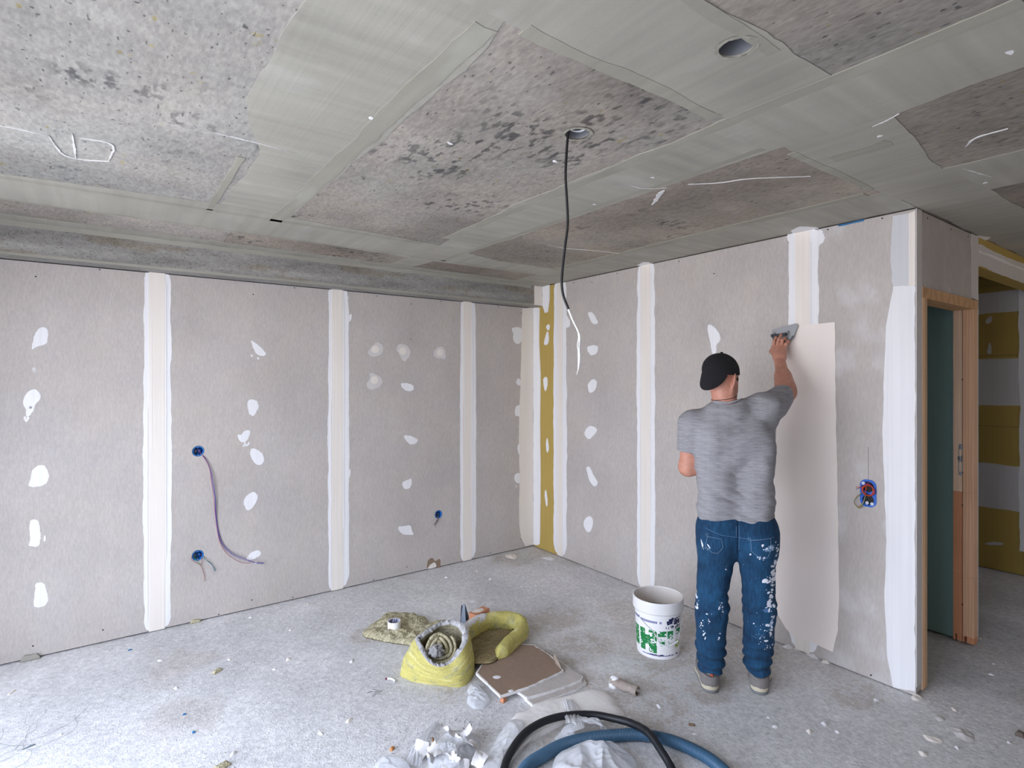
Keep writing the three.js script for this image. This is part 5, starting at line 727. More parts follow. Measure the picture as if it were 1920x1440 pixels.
// ------------------------------------------------------------------ the man (his own axes: x to his right, y up, z behind him)
{
  const MX = -0.72, MZ = 2.6, TURN = -53.13 * Math.PI / 180;
  const man = thing('person', 'man in grey T-shirt, splashed jeans and backward black cap, plastering with raised hand', 'person', [MX, 0, MZ], TURN);
  const toLocal = new THREE.Matrix4().compose(V(MX, 0, MZ), new THREE.Quaternion().setFromAxisAngle(V(0, 1, 0), TURN), V(1, 1, 1)).invert();
  const wallM = new THREE.Matrix4().makeRotationY(-Math.PI / 2), wl = (s, y, n) => { const p = V(s, y, n).applyMatrix4(wallM).applyMatrix4(toLocal); return [p.x, p.y, p.z]; };
  const J = {
    hipL: [-0.085, 0.84, 0], kneeL: [-0.116,0.435,0], ankL: [-0.118, 0.1, -0.02], hipR: [0.098, 0.84, 0], kneeR: [0.117,0.449,-0.02], ankR: [0.115, 0.1, -0.08],
    shL: [-0.214,1.38,-0.02], elL: [-0.232,1.154,-0.03], wrL: [-0.1, 1.13, -0.27], shR: [0.154,1.465,-0.07], elR: [0.291,1.548,-0.33], wrR: [0.284,1.742,-0.52], neck: [-0.041,1.495,-0.03], head: [-0.063,1.634,-0.05],
  };
  // --- skin: body on a coarse grid, head and right hand on fine grids
  const HY = -0.62, hc = J.head, ch = Math.cos(HY), sh = Math.sin(HY);
  const inHead = (x, y, z) => { const a = x - hc[0], c = z - hc[2]; return [a * ch - c * sh, y - hc[1], a * sh + c * ch]; };      // -z is the face
  const headF = (X, Y, Z) => {
    const [x, y, z] = inHead(X, Y, Z), ax = Math.abs(x);
    let d = ellip(x, y, z, [0, 0.035, 0.008], [0.074, 0.088, 0.095]);
    d = smin(d, ellip(x, y, z, [0, -0.03, -0.03], [0.062, 0.085, 0.068]), 0.04);
    d = smin(d, bone(ax, y, z, [0.05, -0.045, -0.015], [0.018, -0.098, -0.078], 0.018, 0.018), 0.03);        // jaw to chin
    d = smin(d, bone(x, y, z, [0, 0.015, -0.09], [0, -0.022, -0.112], 0.009, 0.014), 0.012);                  // nose
    d = smin(d, bone(ax, y, z, [0.012, 0.028, -0.088], [0.045, 0.026, -0.072], 0.01, 0.009), 0.015);          // brows
    d = smax(d, -ellip(ax, y, z, [0.03, 0.006, -0.098], [0.014, 0.009, 0.012]), 0.008);
    d = smin(d, ellip(ax, y, z, [0.03, 0.006, -0.082], [0.012, 0.011, 0.012]), 0.004);                        // eyes
    d = smin(d, bone(ax, y, z, [0, -0.055, -0.094], [0.02, -0.054, -0.085], 0.007, 0.005), 0.008);            // lips
    d = smax(d, -bone(ax, y, z, [0, -0.0545, -0.103], [0.022, -0.0535, -0.091], 0.0022, 0.002), 0.004);
    let e = ellip(ax - (z - 0.004) * 0.55 - y * 0.12, y, z + y * 0.2, [0.078, -0.01, 0.014], [0.0095, 0.031, 0.02]);             // ears
    e = smax(e, -ellip(ax - (z - 0.004) * 0.55, y, z, [0.089, -0.006, 0.009], [0.008, 0.019, 0.012]), 0.006);
    d = smin(d, e, 0.004);
    d = smin(d, bone(X, Y, Z, [hc[0], hc[1] - 0.05, hc[2] + 0.012], [J.neck[0], J.neck[1] - 0.02, J.neck[2]], 0.057, 0.062), 0.035);
    return d;
  };
  const bodyF = (x, y, z) => {
    let d = bone(x, y, z, J.hipL, [-0.09, 1.3, -0.01], 0.085, 0.09);
    d = smin(d, bone(x, y, z, J.hipR, [0.07, 1.3, -0.03], 0.085, 0.09), 0.06);
    d = smin(d, bone(x, y, z, J.shL, J.shR, 0.058, 0.062), 0.08);
    d = smin(d, bone(x, y, z, [J.neck[0], J.neck[1] - 0.08, J.neck[2]], [hc[0], hc[1] - 0.05, hc[2] + 0.01], 0.066, 0.056), 0.05);
    for (const s of ['L', 'R']) { let l = smin(bone(x, y, z, J['hip' + s], J['knee' + s], 0.08, 0.052), bone(x, y, z, J['knee' + s], J['ank' + s], 0.052, 0.038), 0.03); l = smin(l, bone(x, y, z, [J['ank' + s][0], 0.05, J['ank' + s][2]], [J['ank' + s][0], 0.045, J['ank' + s][2] - 0.13], 0.034, 0.026), 0.03); d = smin(d, l, 0.05); }
    let a = smin(bone(x, y, z, J.shL, J.elL, 0.054, 0.044), bone(x, y, z, J.elL, J.wrL, 0.046, 0.029), 0.03);
    a = smin(a, ellip(x, y, z, [J.wrL[0] + 0.03, J.wrL[1], J.wrL[2] - 0.06], [0.045, 0.03, 0.06]), 0.03); d = smin(d, a, 0.04);
    let b = smin(bone(x, y, z, J.shR, J.elR, 0.058, 0.047), bone(x, y, z, J.elR, J.wrR, 0.047, 0.028), 0.035);
    b = smin(b, bone(x, y, z, J.elR.map((v, i) => lerp(v, J.wrR[i], 0.15)), J.elR.map((v, i) => lerp(v, J.wrR[i], 0.45)), 0.049, 0.042), 0.03); d = smin(d, b, 0.03);
    return d;
  };
  // hand in the wall's axes: s along the wall, y up, n out of the wall
  const HS = 2.485, HYY = 1.79, q = (s, y, n) => [HS + s, HYY + y, n];
  const fingers = [
    [q(-0.030, 0.030, 0.084), q(-0.030, 0.062, 0.082), q(-0.027, 0.084, 0.066), q(-0.026, 0.094, 0.05)],
    [q(-0.006, 0.036, 0.088), q(0.000, 0.072, 0.086), q(0.005, 0.096, 0.068), q(0.006, 0.104, 0.05)],
    [q(0.016, 0.030, 0.084), q(0.020, 0.064, 0.08), q(0.022, 0.078, 0.056), q(0.02, 0.064, 0.04)],
    [q(0.035, 0.016, 0.078), q(0.039, 0.044, 0.074), q(0.04, 0.058, 0.054), q(0.037, 0.046, 0.04)],
  ], thumb = [q(-0.028, -0.03, 0.085), q(-0.05, 0.0, 0.074), q(-0.05, 0.03, 0.056), q(-0.036, 0.048, 0.044)];
  const wrist = new THREE.Vector3(...J.wrR).applyMatrix4(toLocal.clone().invert()), WR = [wrist.z, wrist.y, -wrist.x];
  const el = new THREE.Vector3(...J.elR).applyMatrix4(toLocal.clone().invert()), EL = [el.z, el.y, -el.x];
  const handF = (s, y, n) => {
    let d = bone(s, y, n, WR, WR.map((v, i) => lerp(v, EL[i], 0.25)), 0.029, 0.033);
    for (const [a, b, r] of [[-0.022, -0.026, 0.02], [0, -0.003, 0.021], [0.02, 0.014, 0.02], [0.032, 0.032, 0.017]]) d = smin(d, bone(s, y, n, [WR[0] + a * 0.6, WR[1] + 0.01, WR[2]], q(b, 0.024 - Math.abs(b - 0.005) * 0.25, 0.083), r, r * 0.8), 0.02);
    d = smin(d, bone(s, y, n, [WR[0] - 0.012, WR[1] + 0.02, WR[2]], thumb[1], 0.021, 0.014), 0.018);
    let t = 1; for (let i = 1; i < 3; i++) t = Math.min(t, smin(t, bone(s, y, n, thumb[i], thumb[i + 1], 0.0115, 0.0095), 0.004)); d = smin(d, t, 0.008);
    for (const f of fingers) { let e = 1; for (let i = 0; i < 3; i++) e = smin(e, bone(s, y, n, f[i], f[i + 1], 0.0098 - i * 0.0008, 0.009 - i * 0.0008), 0.004); d = smin(d, e, 0.006); }
    return d;
  };
  const handG = nets(handF, [HS - 0.1, WR[1] - 0.05, 0.02], [HS + 0.1, HYY + 0.13, 0.2], 0.0035); handG.applyMatrix4(wallM); handG.applyMatrix4(toLocal);
  const skinT = tex(256, 256, (u, v, o) => { const k = (fbm(u * 12, v * 12, 4, 12) - 0.5) * 20, m = (vn(u * 90, v * 90, 90) - 0.5) * 8; o[0] = 196 + k + m; o[1] = 138 + k * 1.1 + m; o[2] = 116 + k + m; }); rep(skinT, 0.15);
  const skin = new THREE.MeshPhysicalMaterial({ map: skinT, roughness: 0.55, sheen: 0.2 });
  const bodyG = nets(bodyF, [-0.42, 0.0, -0.66], [0.42, 1.86, 0.2], 0.0095), headG = nets(headF, [hc[0] - 0.16, J.neck[1] - 0.06, hc[2] - 0.17], [hc[0] + 0.16, hc[1] + 0.15, hc[2] + 0.16], 0.0035);
  mesh('body', mergeGeometries([bodyG, headG, handG]), skin, man);

  // --- T-shirt
  const fold = (x, y, z) => n3(x * 5 + y * 4, y * 10 - x * 7, z * 5) * 0.014 + (0.4 - Math.abs(n3(x * 6 - y * 5, y * 19 + x * 5, z * 6))) * 0.02 * sstep(1.3, 0.95, y) + n3(x * 14, y * 30 + x * 8, z * 14) * 0.0035;
  const torsoF = (x, y, z) => {
    let d = bone(x, y, z, [-0.08, 0.84, 0.0], [-0.098, 1.31, -0.01], 0.105, 0.108);
    d = smin(d, bone(x, y, z, [0.092, 0.84, 0.0], [0.082, 1.33, -0.03], 0.105, 0.104), 0.08);
    d = smin(d, bone(x, y, z, [-0.09, 1.3, 0.03], [0.08, 1.32, 0.01], 0.07, 0.07), 0.08);
    d = smin(d, bone(x, y, z, [J.shL[0] + 0.02, J.shL[1] + 0.002, J.shL[2]], [J.shR[0] - 0.03, J.shR[1] - 0.012, J.shR[2]], 0.068, 0.072), 0.08);
    d = smin(d, bone(x, y, z, [J.neck[0] - 0.012, J.neck[1] - 0.045, J.neck[2]], [J.neck[0] + 0.02, J.neck[1] - 0.042, J.neck[2]], 0.074, 0.074), 0.07);
    return d;
  };
  const eL = J.elL.map((v, i) => lerp(J.shL[i], v, 0.62)), eR = J.elR.map((v, i) => lerp(J.shR[i], v, 0.74));
  const nL = V(eL[0] - J.shL[0], eL[1] - J.shL[1], eL[2] - J.shL[2]).normalize(), nR = V(eR[0] - J.shR[0], eR[1] - J.shR[1], eR[2] - J.shR[2]).normalize();
  const shirtF = (x, y, z) => {
    const hem = 0.858 + 0.02 * Math.cos(x * 14 - 0.4) - 0.012 * sstep(0.1, 0.2, x) + 0.004 * n3(x * 20, 1, z * 20), f = fold(x, y, z);
    let d = torsoF(x, y, z) + f;
    let l = bone(x, y, z, J.shL, eL, 0.075, 0.066) + f * 0.6; l = smax(l, (x - eL[0]) * nL.x + (y - eL[1]) * nL.y + (z - eL[2]) * nL.z, 0.004);
    let r = bone(x, y, z, J.shR, eR, 0.082, 0.068) + f; r = smax(r, (x - eR[0]) * nR.x + (y - eR[1]) * nR.y + (z - eR[2]) * nR.z, 0.004);
    d = smin(d, l, 0.035); d = smin(d, r, 0.05);
    d = smax(d, hem - y, 0.004);
    const nk = Math.hypot(x - J.neck[0], (y - (J.neck[1] + 0.05)) * 0.75, z - J.neck[2] + 0.012) - 0.079;                       // neckline
    return smax(d, -nk, 0.005);
  };
  const shirtT = rep(tex(512, 512, (u, v, o) => { const s = fbm(u * 10, v * 90, 3, 10) - 0.5, g = vn(u * 256, v * 256, 256) - 0.5, w = sstep(0.62, 0.7, fbm(u * 14, v * 128, 2, 0)); const k = s * 34 + g * 16 - w * 10; o[0] = 150 + k; o[1] = 149 + k; o[2] = 152 + k; }), 0.3);
  const knit = rep(grey(256, 256, (u, v) => 0.5 + 0.5 * Math.sin(u * 256 * 0.7) * Math.sin(v * 180)), 0.12);
  const shirt = mesh('t_shirt', nets(shirtF, [-0.36, 0.8, -0.36], [0.34, 1.62, 0.22], 0.0062), mat(0xffffff, 0.95, { map: shirtT }), man);
  { // neck rib and a few plaster spots
    const pts = []; for (let i = 0; i <= 40; i++) { const a = 0.35 + i / 40 * (Math.PI - 0.9), dir = [Math.cos(a), 0, Math.sin(a)]; let p = null; for (let y = J.neck[1] + 0.06; y > J.neck[1] - 0.14; y -= 0.002) { const R = 0.0792, yy = (y - (J.neck[1] + 0.05)) * 0.75; if (Math.abs(yy) > R) continue; const rr = Math.sqrt(R * R - yy * yy), x = J.neck[0] + dir[0] * rr, z = J.neck[2] - 0.012 + dir[2] * rr; if (torsoF(x, y, z) < 0.001) { p = [x, y, z]; break; } } if (p) pts.push(p); }
    if (pts.length > 12) mesh('neck_rib', tube(pts, 0.0055, 120, 8), mat('#9a9a9e', 0.95), shirt);
  }
  // --- jeans
  const B = { pL: [-0.082, 0.79, 0.035], pR: [0.095, 0.79, 0.03] };
  const legF = (x, y, z, s) => {
    const h = J['hip' + s], k = J['knee' + s], a = J['ank' + s], top = [h[0], 0.845, h[2]];
    let d = smin(bone(x, y, z, top, k, 0.1, 0.073), bone(x, y, z, k, [a[0], 0.128, a[2]], 0.073, 0.06), 0.05);
    d = smin(d, bone(x, y, z, [k[0], k[1] - 0.07, k[2] + 0.012], [a[0], 0.24, a[2] + 0.006], 0.066, 0.06), 0.04);       // calf
    const t = sstep(0.32, 0.16, y), kn = Math.exp(-Math.pow((y - 0.47) / 0.07, 2)), w = y * 105 + 2.5 * n3(x * 9, y * 6, z * 9 + (s === 'L' ? 0 : 9)) + x * 14 * (s === 'L' ? 1 : -1);
    d -= t * (0.006 + 0.0075 * Math.sin(w)) + kn * 0.0035 * Math.sin(y * 120 + x * 30 + z * 20);
    return d + 0.006 * n3(x * 9, y * 7, z * 9) + (0.4 - Math.abs(n3(x * 9 + y * 4, y * 17 - x * 6, z * 9))) * 0.007 * (0.5 + kn) + 0.002 * n3(x * 26, y * 30, z * 26);
  };
  const jeansF = (x, y, z) => {
    let d = smin(legF(x, y, z, 'L'), legF(x, y, z, 'R'), 0.028);
    d = smin(d, ellip(x, y, z, B.pL, [0.098, 0.11, 0.095]), 0.05); d = smin(d, ellip(x, y, z, B.pR, [0.098, 0.11, 0.095]), 0.05);
    d = smin(d, bone(x, y, z, [-0.08, 0.87, 0], [0.092, 0.87, 0], 0.098, 0.098), 0.05);
    d += 0.006 * Math.exp(-Math.pow((x - 0.008) / 0.008, 2)) * sstep(0.66, 0.8, y) * (z > 0 ? 1 : 0);                  // seat seam
    return smax(d, smax(y - 0.93, 0.094 + 0.008 * Math.sin(x * 40) - y, 0.002), 0.004);
  };
  // denim colour: dyed weave, seams, plaster splashes; one picture laid on the jeans from front and back
  const JW = 640, JH = 1024, px = (x, y) => [(x + 0.32) / 0.64 * JW, y / 1.024 * JH], buf = new Float32Array(JW * JH * 3), rs = rng(23);
  for (let j = 0; j < JH; j++) for (let i = 0; i < JW; i++) { const o = (j * JW + i) * 3, u = i / JW, v = j / JH, g = fbm(u * 160, v * 40, 2) - 0.5, c = fbm(u * 12, v * 14, 4) - 0.5, w = vn(u * 320, v * 512) - 0.5, k = g * 26 + c * 36 + w * 16; buf[o] = 14 + k * 0.6; buf[o + 1] = 62 + k; buf[o + 2] = 95 + k * 1.2; }
  const dab = (x, y, rx, ry, an, seed, col = [228, 232, 240], al = 1) => { const [cx, cy] = px(x, y), R = Math.max(rx, ry) * 1000 * 1.6, c = Math.cos(an), s = Math.sin(an); for (let j = Math.max(0, cy - R | 0); j < Math.min(JH, cy + R); j++) for (let i = Math.max(0, cx - R | 0); i < Math.min(JW, cx + R); i++) { const a = ((i - cx) * c + (j - cy) * s) / (rx * 1000), b = (-(i - cx) * s + (j - cy) * c) / (ry * 1000), d = Math.hypot(a, b) + (fbm(i * 0.13 + seed, j * 0.13, 3) - 0.5) * 1.3; if (d < 1) { const o = (j * JW + i) * 3; for (let k = 0; k < 3; k++) buf[o + k] = lerp(buf[o + k], col[k], al); } } };
  const line = (pts, w, col, dash) => { for (let n = 0; n < pts.length - 1; n++) { const a = px(...pts[n]), b = px(...pts[n + 1]), L = Math.hypot(b[0] - a[0], b[1] - a[1]); for (let t = 0; t < L; t += 0.5) { if (dash && t % 6 > 3.6) continue; for (let e = -w; e <= w; e += 0.5) { const x = Math.round(a[0] + (b[0] - a[0]) * t / L - (b[1] - a[1]) / L * e), y = Math.round(a[1] + (b[1] - a[1]) * t / L + (b[0] - a[0]) / L * e); if (x < 0 || y < 0 || x >= JW || y >= JH) continue; const o = (y * JW + x) * 3; for (let k = 0; k < 3; k++) buf[o + k] = col[k]; } } } };
  const st = [104, 140, 172], dk = [14, 44, 82];
  line([[-0.15, 0.865], [-0.08, 0.842], [0.008, 0.83], [0.09, 0.832], [0.17, 0.845]], 1.4, dk); line([[-0.15, 0.869], [-0.08, 0.846], [0.008, 0.834], [0.09, 0.836], [0.17, 0.849]], 0.6, st, true);
  line([[0.004, 0.89], [0.004, 0.76], [0.008, 0.66]], 1, dk); line([[0.009, 0.89], [0.009, 0.77]], 0.6, st, true); line([[-0.004, 0.89], [-0.004, 0.84]], 0.6, st);
  const sp = (cx, cy, sx, sy, n, r0, r1, seed) => { for (let i = 0; i < n; i++) { const r = lerp(r0, r1, rs() ** 2); dab(cx + (rs() + rs() - 1) * sx, cy + (rs() + rs() - 1) * sy, r, r * (0.6 + rs()), rs() * 3, seed + i * 3.1); } };
  sp(0.175, 0.66, 0.02, 0.07, 40, 0.002, 0.01, 1); sp(0.16, 0.62, 0.035, 0.06, 22, 0.001, 0.006, 2); dab(0.132, 0.62, 0.014, 0.01, 0.2, 5); dab(0.148, 0.615, 0.01, 0.006, 0.4, 6); sp(0.165, 0.56, 0.022, 0.05, 20, 0.0015, 0.008, 3); dab(0.152, 0.505, 0.009, 0.013, -0.5, 7); sp(0.155, 0.48, 0.03, 0.05, 20, 0.001, 0.007, 4); dab(0.137, 0.47, 0.014, 0.012, 0.6, 8, [96, 130, 176], 0.8);
  dab(0.145, 0.397, 0.013, 0.007, 0, 9); dab(0.165, 0.41, 0.008, 0.022, -0.3, 10, [150, 172, 202]); sp(0.163, 0.36, 0.016, 0.06, 24, 0.001, 0.006, 5); dab(0.14, 0.307, 0.01, 0.006, 0.1, 11); sp(0.12, 0.34, 0.05, 0.07, 26, 0.0008, 0.003, 6); sp(0.155, 0.27, 0.03, 0.03, 12, 0.001, 0.005, 7);
  sp(0.14, 0.8, 0.03, 0.02, 20, 0.001, 0.007, 8); dab(0.15, 0.795, 0.022, 0.014, 0.5, 12, [150, 176, 208], 0.65); sp(0.1, 0.75, 0.05, 0.02, 10, 0.001, 0.005, 9); sp(0.185, 0.78, 0.012, 0.06, 16, 0.001, 0.006, 19);
  dab(-0.165, 0.785, 0.003, 0.02, 0.25, 13); dab(-0.135, 0.785, 0.003, 0.01, 0.6, 14); sp(-0.15, 0.77, 0.02, 0.02, 8, 0.001, 0.003, 10);
  sp(-0.187, 0.46, 0.006, 0.03, 12, 0.002, 0.007, 11); sp(-0.165, 0.37, 0.018, 0.04, 16, 0.001, 0.004, 12); sp(-0.135, 0.39, 0.01, 0.02, 8, 0.001, 0.004, 13); dab(-0.143, 0.425, 0.006, 0.003, 0.2, 15); dab(-0.155, 0.315, 0.003, 0.013, -0.5, 16); dab(-0.15, 0.29, 0.0022, 0.012, -0.2, 17); sp(-0.072, 0.47, 0.012, 0.03, 14, 0.001, 0.0045, 14); sp(-0.08, 0.31, 0.01, 0.03, 6, 0.001, 0.004, 15); sp(0.0, 0.5, 0.25, 0.3, 50, 0.0006, 0.0018, 16); sp(-0.04, 0.66, 0.02, 0.04, 8, 0.001, 0.003, 18);
  const jd = new Uint8Array(JW * JH * 4); for (let i = 0; i < JW * JH; i++) { for (let k = 0; k < 3; k++) jd[i * 4 + k] = clamp(buf[i * 3 + k], 0, 255); jd[i * 4 + 3] = 255; }
  const jeansT = finish(new THREE.DataTexture(jd, JW, JH, THREE.RGBAFormat), true);
  const jm = mat(0xffffff, 0.9, { map: jeansT }), juv = (x, y) => [(x + 0.32) / 0.64, y / 1.024];
  const jeans = mesh('jeans', nets(jeansF, [-0.26, 0.06, -0.22], [0.26, 0.96, 0.2], 0.0062, juv), jm, man);
  for (const c of [[[-0.144,0.843,0.1],[-0.07,0.836,0.1],[-0.057,0.789,0.1],[-0.102,0.742,0.1],[-0.161,0.779,0.1]], [[0.049,0.838,0.1],[0.163,0.86,0.1],[0.165,0.787,0.1],[0.127,0.731,0.1],[0.052,0.777,0.1]]]) {   // back pockets, sewn on
    const o = c.map(p => [p[0], p[1]]), N = 10, pos = [], uv = [], idx = [], L = [o[0], o[4], o[3]], R = [o[1], o[2], o[3]];
    const edge = (E, v) => v < 0.62 ? [lerp(E[0][0], E[1][0], v / 0.62), lerp(E[0][1], E[1][1], v / 0.62)] : [lerp(E[1][0], E[2][0], (v - 0.62) / 0.38), lerp(E[1][1], E[2][1], (v - 0.62) / 0.38)];
    for (let i = 0; i <= N; i++) for (let j = 0; j <= N; j++) {
      const v = j / N * 0.98, a = edge(L, v), b = edge(R, v), x = lerp(a[0], b[0], i / N), y = lerp(a[1], b[1], i / N); let z = 0.25; for (let s = 0; s < 60; s++) { const d = jeansF(x, y, z); if (d < 0.0004) break; z -= Math.max(0.0006, d * 0.8); }
      const rim = i === 0 || i === N || j === 0 || j === N; pos.push(x, y, z + (rim ? -0.001 : 0.0028)); uv.push(...juv(x, y));
    }
    for (let i = 0; i < N; i++) for (let j = 0; j < N; j++) { const a = i * (N + 1) + j, b = a + N + 1; idx.push(a, a + 1, b, b, a + 1, b + 1); }
    const p = mesh('back_pocket', geo(pos, uv, idx), jm, jeans);
    const out = [...Array.from({ length: 9 }, (_, k) => (k / 8) * N), ...[]], ring = []; for (let j = 0; j <= N; j++) ring.push(1 * (N + 1) + clamp(j, 1, N - 1)); for (let i = 1; i < N; i++) ring.push(i * (N + 1) + N - 1); for (let j = N; j >= 0; j--) ring.push((N - 1) * (N + 1) + clamp(j, 1, N - 1)); for (let i = N - 1; i >= 1; i--) ring.push(i * (N + 1) + 1);
    mesh('stitching', tube(ring.filter((v, i) => i === 0 || v !== ring[i - 1]).map(v => [pos[v * 3], pos[v * 3 + 1], pos[v * 3 + 2] + 0.0003]), 0.0009, 120, 4, true), mat('#7f9bb3', 0.9), p);
  }
  // --- cap worn backwards: crown, peak over the nape, button
  const cap = new THREE.Group(); cap.name = 'cap'; cap.position.set(...hc); cap.rotation.y = HY; man.add(cap);
  const capM = mat('#18171b', 0.95, { bumpMap: knit, bumpScale: 0.0005 });
  { const g = new THREE.SphereGeometry(1, 64, 36, 0, Math.PI * 2, 0, Math.PI * 0.56), p = g.attributes.position;
    for (let i = 0; i < p.count; i++) { const v = V().fromBufferAttribute(p, i); let y = v.y > 0 ? Math.pow(v.y, 0.92) * 0.098 : v.y * 0.1; const k = 1 + 0.012 * n3(v.x * 3, v.y * 3, v.z * 3); p.setXYZ(i, v.x * 0.0875 * k, 0.03 + y * k - v.z * -0.012, 0.006 + v.z * 0.108 * k); }
    g.computeVertexNormals(); g.rotateX(0.1); mesh('crown', g, new THREE.MeshStandardMaterial({ color: '#18171b', roughness: 0.95, side: THREE.DoubleSide, bumpMap: knit, bumpScale: 0.0005 }), cap);
    const b = new THREE.SphereGeometry(0.0075, 16, 10); b.scale(1, 0.6, 1); b.translate(0, 0.129, 0.0); mesh('button', b, capM, cap);
    const pos = [], uv = [], idx = [], N = 24, K = 12; for (const k of [0, 1]) for (let i = 0; i <= N; i++) for (let j = 0; j <= K; j++) { const a = lerp(-1.0, 1.0, i / N), t = j / K, r0x = 0.088, r0z = 0.108, ext = 0.08 * Math.pow(Math.cos(a * 1.5), 0.75), x = Math.sin(a) * (r0x + ext * t * 0.12), z = 0.006 + Math.cos(a) * (r0z - 0.008) + 0.008 * sstep(0, 0.25, t) + ext * t * 0.34, y = 0.034 - ext * t * 1.25 - 0.05 * (x * x / 0.0077) * 0.2 * (1 + t) - k * 0.0022; pos.push(x, y, z - k * 0.003); uv.push(i / N, t); }
    const S = (N + 1) * (K + 1), Q = (i, j, k) => k * S + i * (K + 1) + j; for (let i = 0; i < N; i++) for (let j = 0; j < K; j++) idx.push(Q(i, j, 0), Q(i, j + 1, 0), Q(i + 1, j, 0), Q(i + 1, j, 0), Q(i, j + 1, 0), Q(i + 1, j + 1, 0), Q(i, j, 1), Q(i + 1, j, 1), Q(i, j + 1, 1), Q(i + 1, j, 1), Q(i + 1, j + 1, 1), Q(i, j + 1, 1));
    for (let i = 0; i < N; i++) idx.push(Q(i, K, 0), Q(i, K, 1), Q(i + 1, K, 0), Q(i + 1, K, 0), Q(i, K, 1), Q(i + 1, K, 1));
    mesh('peak', geo(pos, uv, idx), new THREE.MeshStandardMaterial({ color: '#1b1a1f', roughness: 0.95, side: THREE.DoubleSide, bumpMap: knit, bumpScale: 0.0005 }), cap);
  }
  { // cropped hair below the cap, dark sideburn, cord round the neck
    const hairF = (x, y, z) => { const [a, b, c] = inHead(x, y, z), ax = Math.abs(a); return smax(headF(x, y, z) - 0.0022 + 0.001 * n3(a * 300, b * 300, c * 300), smax(smax(-0.055 - b + 0.1 * Math.max(0, c - 0.05), (-0.005 - c) * 1, 0.01), smax(0, 0.018 - Math.hypot(ax - 0.078, (b) * 0.55, c - 0.012), 0.004), 0.004), 0.004); };
    mesh('cropped_hair', nets(hairF, [hc[0] - 0.13, hc[1] - 0.09, hc[2] - 0.13], [hc[0] + 0.13, hc[1] + 0.05, hc[2] + 0.14], 0.0038), mat('#8a6a58', 0.9), man);
    const sg = new THREE.SphereGeometry(1, 20, 14); sg.scale(0.006, 0.011, 0.013); for (const s of [-1, 1]) { const g = mesh('sideburn', sg, mat('#17120f', 0.9), man); const a = s * 0.068, c = -0.03; g.position.set(hc[0] + a * ch + c * sh, hc[1] - 0.012, hc[2] - a * sh + c * ch); g.rotation.y = HY; }
    const pts = []; for (let i = 0; i < 36; i++) { const a = i / 36 * Math.PI * 2; let r = 0.05; const y = (t) => J.neck[1] + 0.03 + 0.012 * Math.cos(a + 0.4); for (r = 0.03; r < 0.12; r += 0.001) if (Math.min(headF(J.neck[0] + Math.cos(a) * r, y(), J.neck[2] + Math.sin(a) * r), bodyF(J.neck[0] + Math.cos(a) * r, y(), J.neck[2] + Math.sin(a) * r)) > 0.0005) break; pts.push([J.neck[0] + Math.cos(a) * r, y(), J.neck[2] + Math.sin(a) * r]); }
    mesh('neck_cord', tube(pts, 0.0017, 140, 6, true), mat('#2a1a14', 0.7), man);
  }
  // --- work shoes
  const suede = mat('#85807d', 0.9, { map: again(T.plaster, 0.2), bumpMap: T.woolBump, bumpScale: 0.001 }), cream = mat('#cfc6ac', 0.7), soleM = mat('#7d7f80', 0.8);
  for (const [hx, hz, yaw] of [[-0.12, 0.03, 0.1], [0.117, -0.028, -0.12]]) {
    const s = new THREE.Group(); s.name = 'shoe'; s.position.set(hx, 0, hz); s.rotation.y = yaw; man.add(s);      // heel at the origin, toe towards -z
    const plan = (x, z) => smin(bone(x, 0, z, [0, 0, -0.037], [0.002, 0, -0.19], 0.038, 0.048), bone(x, 0, z, [0.002, 0, -0.19], [-0.004, 0, -0.245], 0.046, 0.038), 0.03);
    const shell = (x, y, z, y0, y1, g) => smax(plan(x, z) - g, smax(y - y1, y0 - y, 0.004), 0.006);
    mesh('outsole', nets((x, y, z) => shell(x, y, z, 0.001, 0.016, 0.006), [-0.075, -0.01, -0.32], [0.075, 0.06, 0.03], 0.004), soleM, s);
    mesh('midsole', nets((x, y, z) => shell(x, y, z, 0.014, 0.046 - 0.018 * sstep(-0.07, -0.14, z), 0.005), [-0.075, 0, -0.32], [0.075, 0.07, 0.03], 0.004), cream, s);
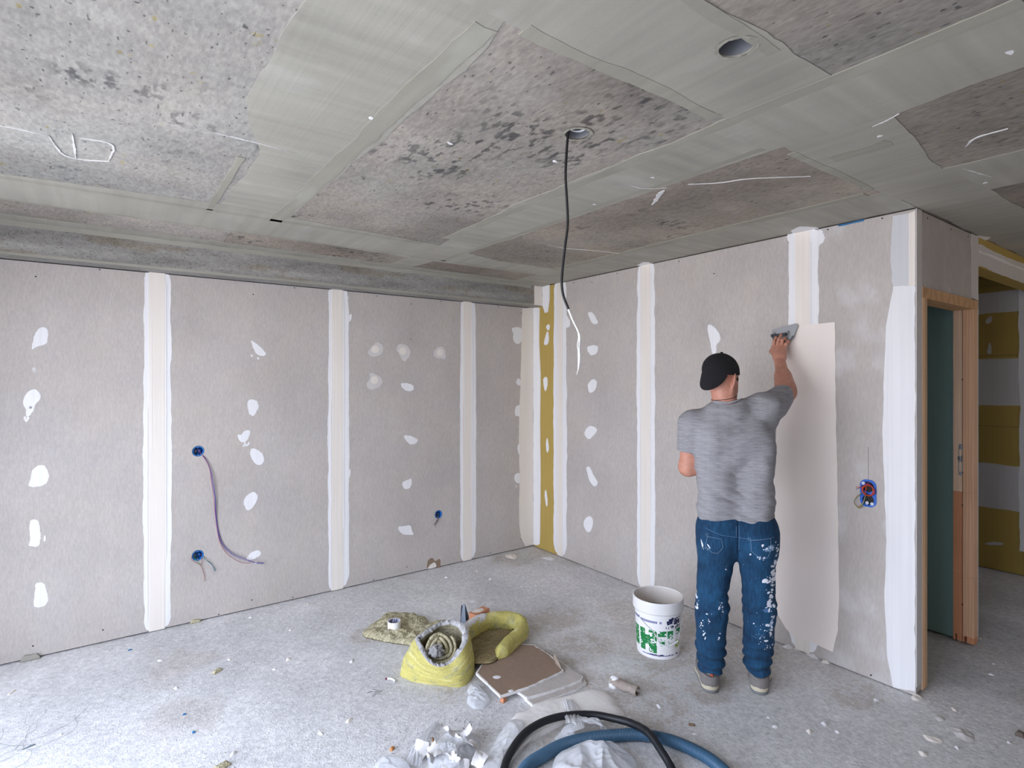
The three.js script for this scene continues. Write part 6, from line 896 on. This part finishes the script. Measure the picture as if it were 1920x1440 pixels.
    const up = nets((x, y, z) => { let d = shell(x, y, z, 0.03, 0.062, 0.002); d = smin(d, bone(x, y, z, [0, 0.06, -0.045], [0, 0.098, -0.05], 0.042, 0.043), 0.03); d = smin(d, bone(x, y, z, [0, 0.07, -0.08], [0, 0.045, -0.22], 0.038, 0.03), 0.03); d = smax(d, y - 0.112 + 0.02 * sstep(-0.02, -0.1, z), 0.006); return smax(d, 0.03 - y, 0.004) + 0.0012 * n3(x * 60, y * 60, z * 60); }, [-0.08, 0.02, -0.33], [0.08, 0.14, 0.04], 0.004);
    mesh('upper', up, suede, s);
    mesh('collar_trim', tube(Array.from({ length: 20 }, (_, i) => { const a = i / 20 * Math.PI * 2; return [Math.cos(a) * 0.045, 0.094 + 0.01 * Math.cos(a * 2), -0.048 + Math.sin(a) * 0.046]; }), 0.004, 60, 6, true), mat('#5f5a58', 0.9), s);
    mesh('pull_tab', rbox(0.013, 0.011, 0.006, 0.002).translate(0.004, 0.094, 0.0), mat('#c8502e', 0.7), s);
  }
}
{ // the plastering blade in his hand, resting on the wall
  const o = [2.466,1.912], t = thing('plastering_trowel', 'steel plastering trowel pressed to the wall in the raised right hand', 'trowel', [0, o[1], o[0]], -Math.PI / 2);
  const b = [[2.408,1.927],[2.556,1.955],[2.566,1.939],[2.547,1.88],[2.521,1.856],[2.439,1.863],[2.411,1.894]].map(p => [p[0] - o[0], p[1] - o[1]]);
  const g = plate(b, 0.0022); g.rotateX(-0.16); g.translate(0, 0.0, 0.024); mesh('blade', g, mat('#c3c6ca', 0.38, { metalness: 0.75 }), t);
  const rim = b.map(p => [p[0], p[1]]); mesh('blade_spine', tube([[b[6][0], b[6][1], 0.034], [b[5][0], b[5][1] - 0.004, 0.04], [b[4][0], b[4][1] - 0.004, 0.04], [b[3][0], b[3][1], 0.034]], 0.005, 30, 8), mat('#5b6068', 0.5), t);
  mesh('handle', tube([[-0.04, -0.024, 0.056], [-0.02, -0.026, 0.06], [0.02, -0.024, 0.06], [0.05, -0.02, 0.056]], 0.0095, 30, 12), mat('#3a3d42', 0.7), t);
  mesh('bracket', mergeGeometries([tube([[-0.035, -0.02, 0.055], [-0.035, -0.006, 0.032]], 0.005, 8, 8), tube([[0.048, -0.016, 0.055], [0.048, -0.002, 0.03]], 0.005, 8, 8)]), M.steel, t);
}
renderer.render(scene, camera);
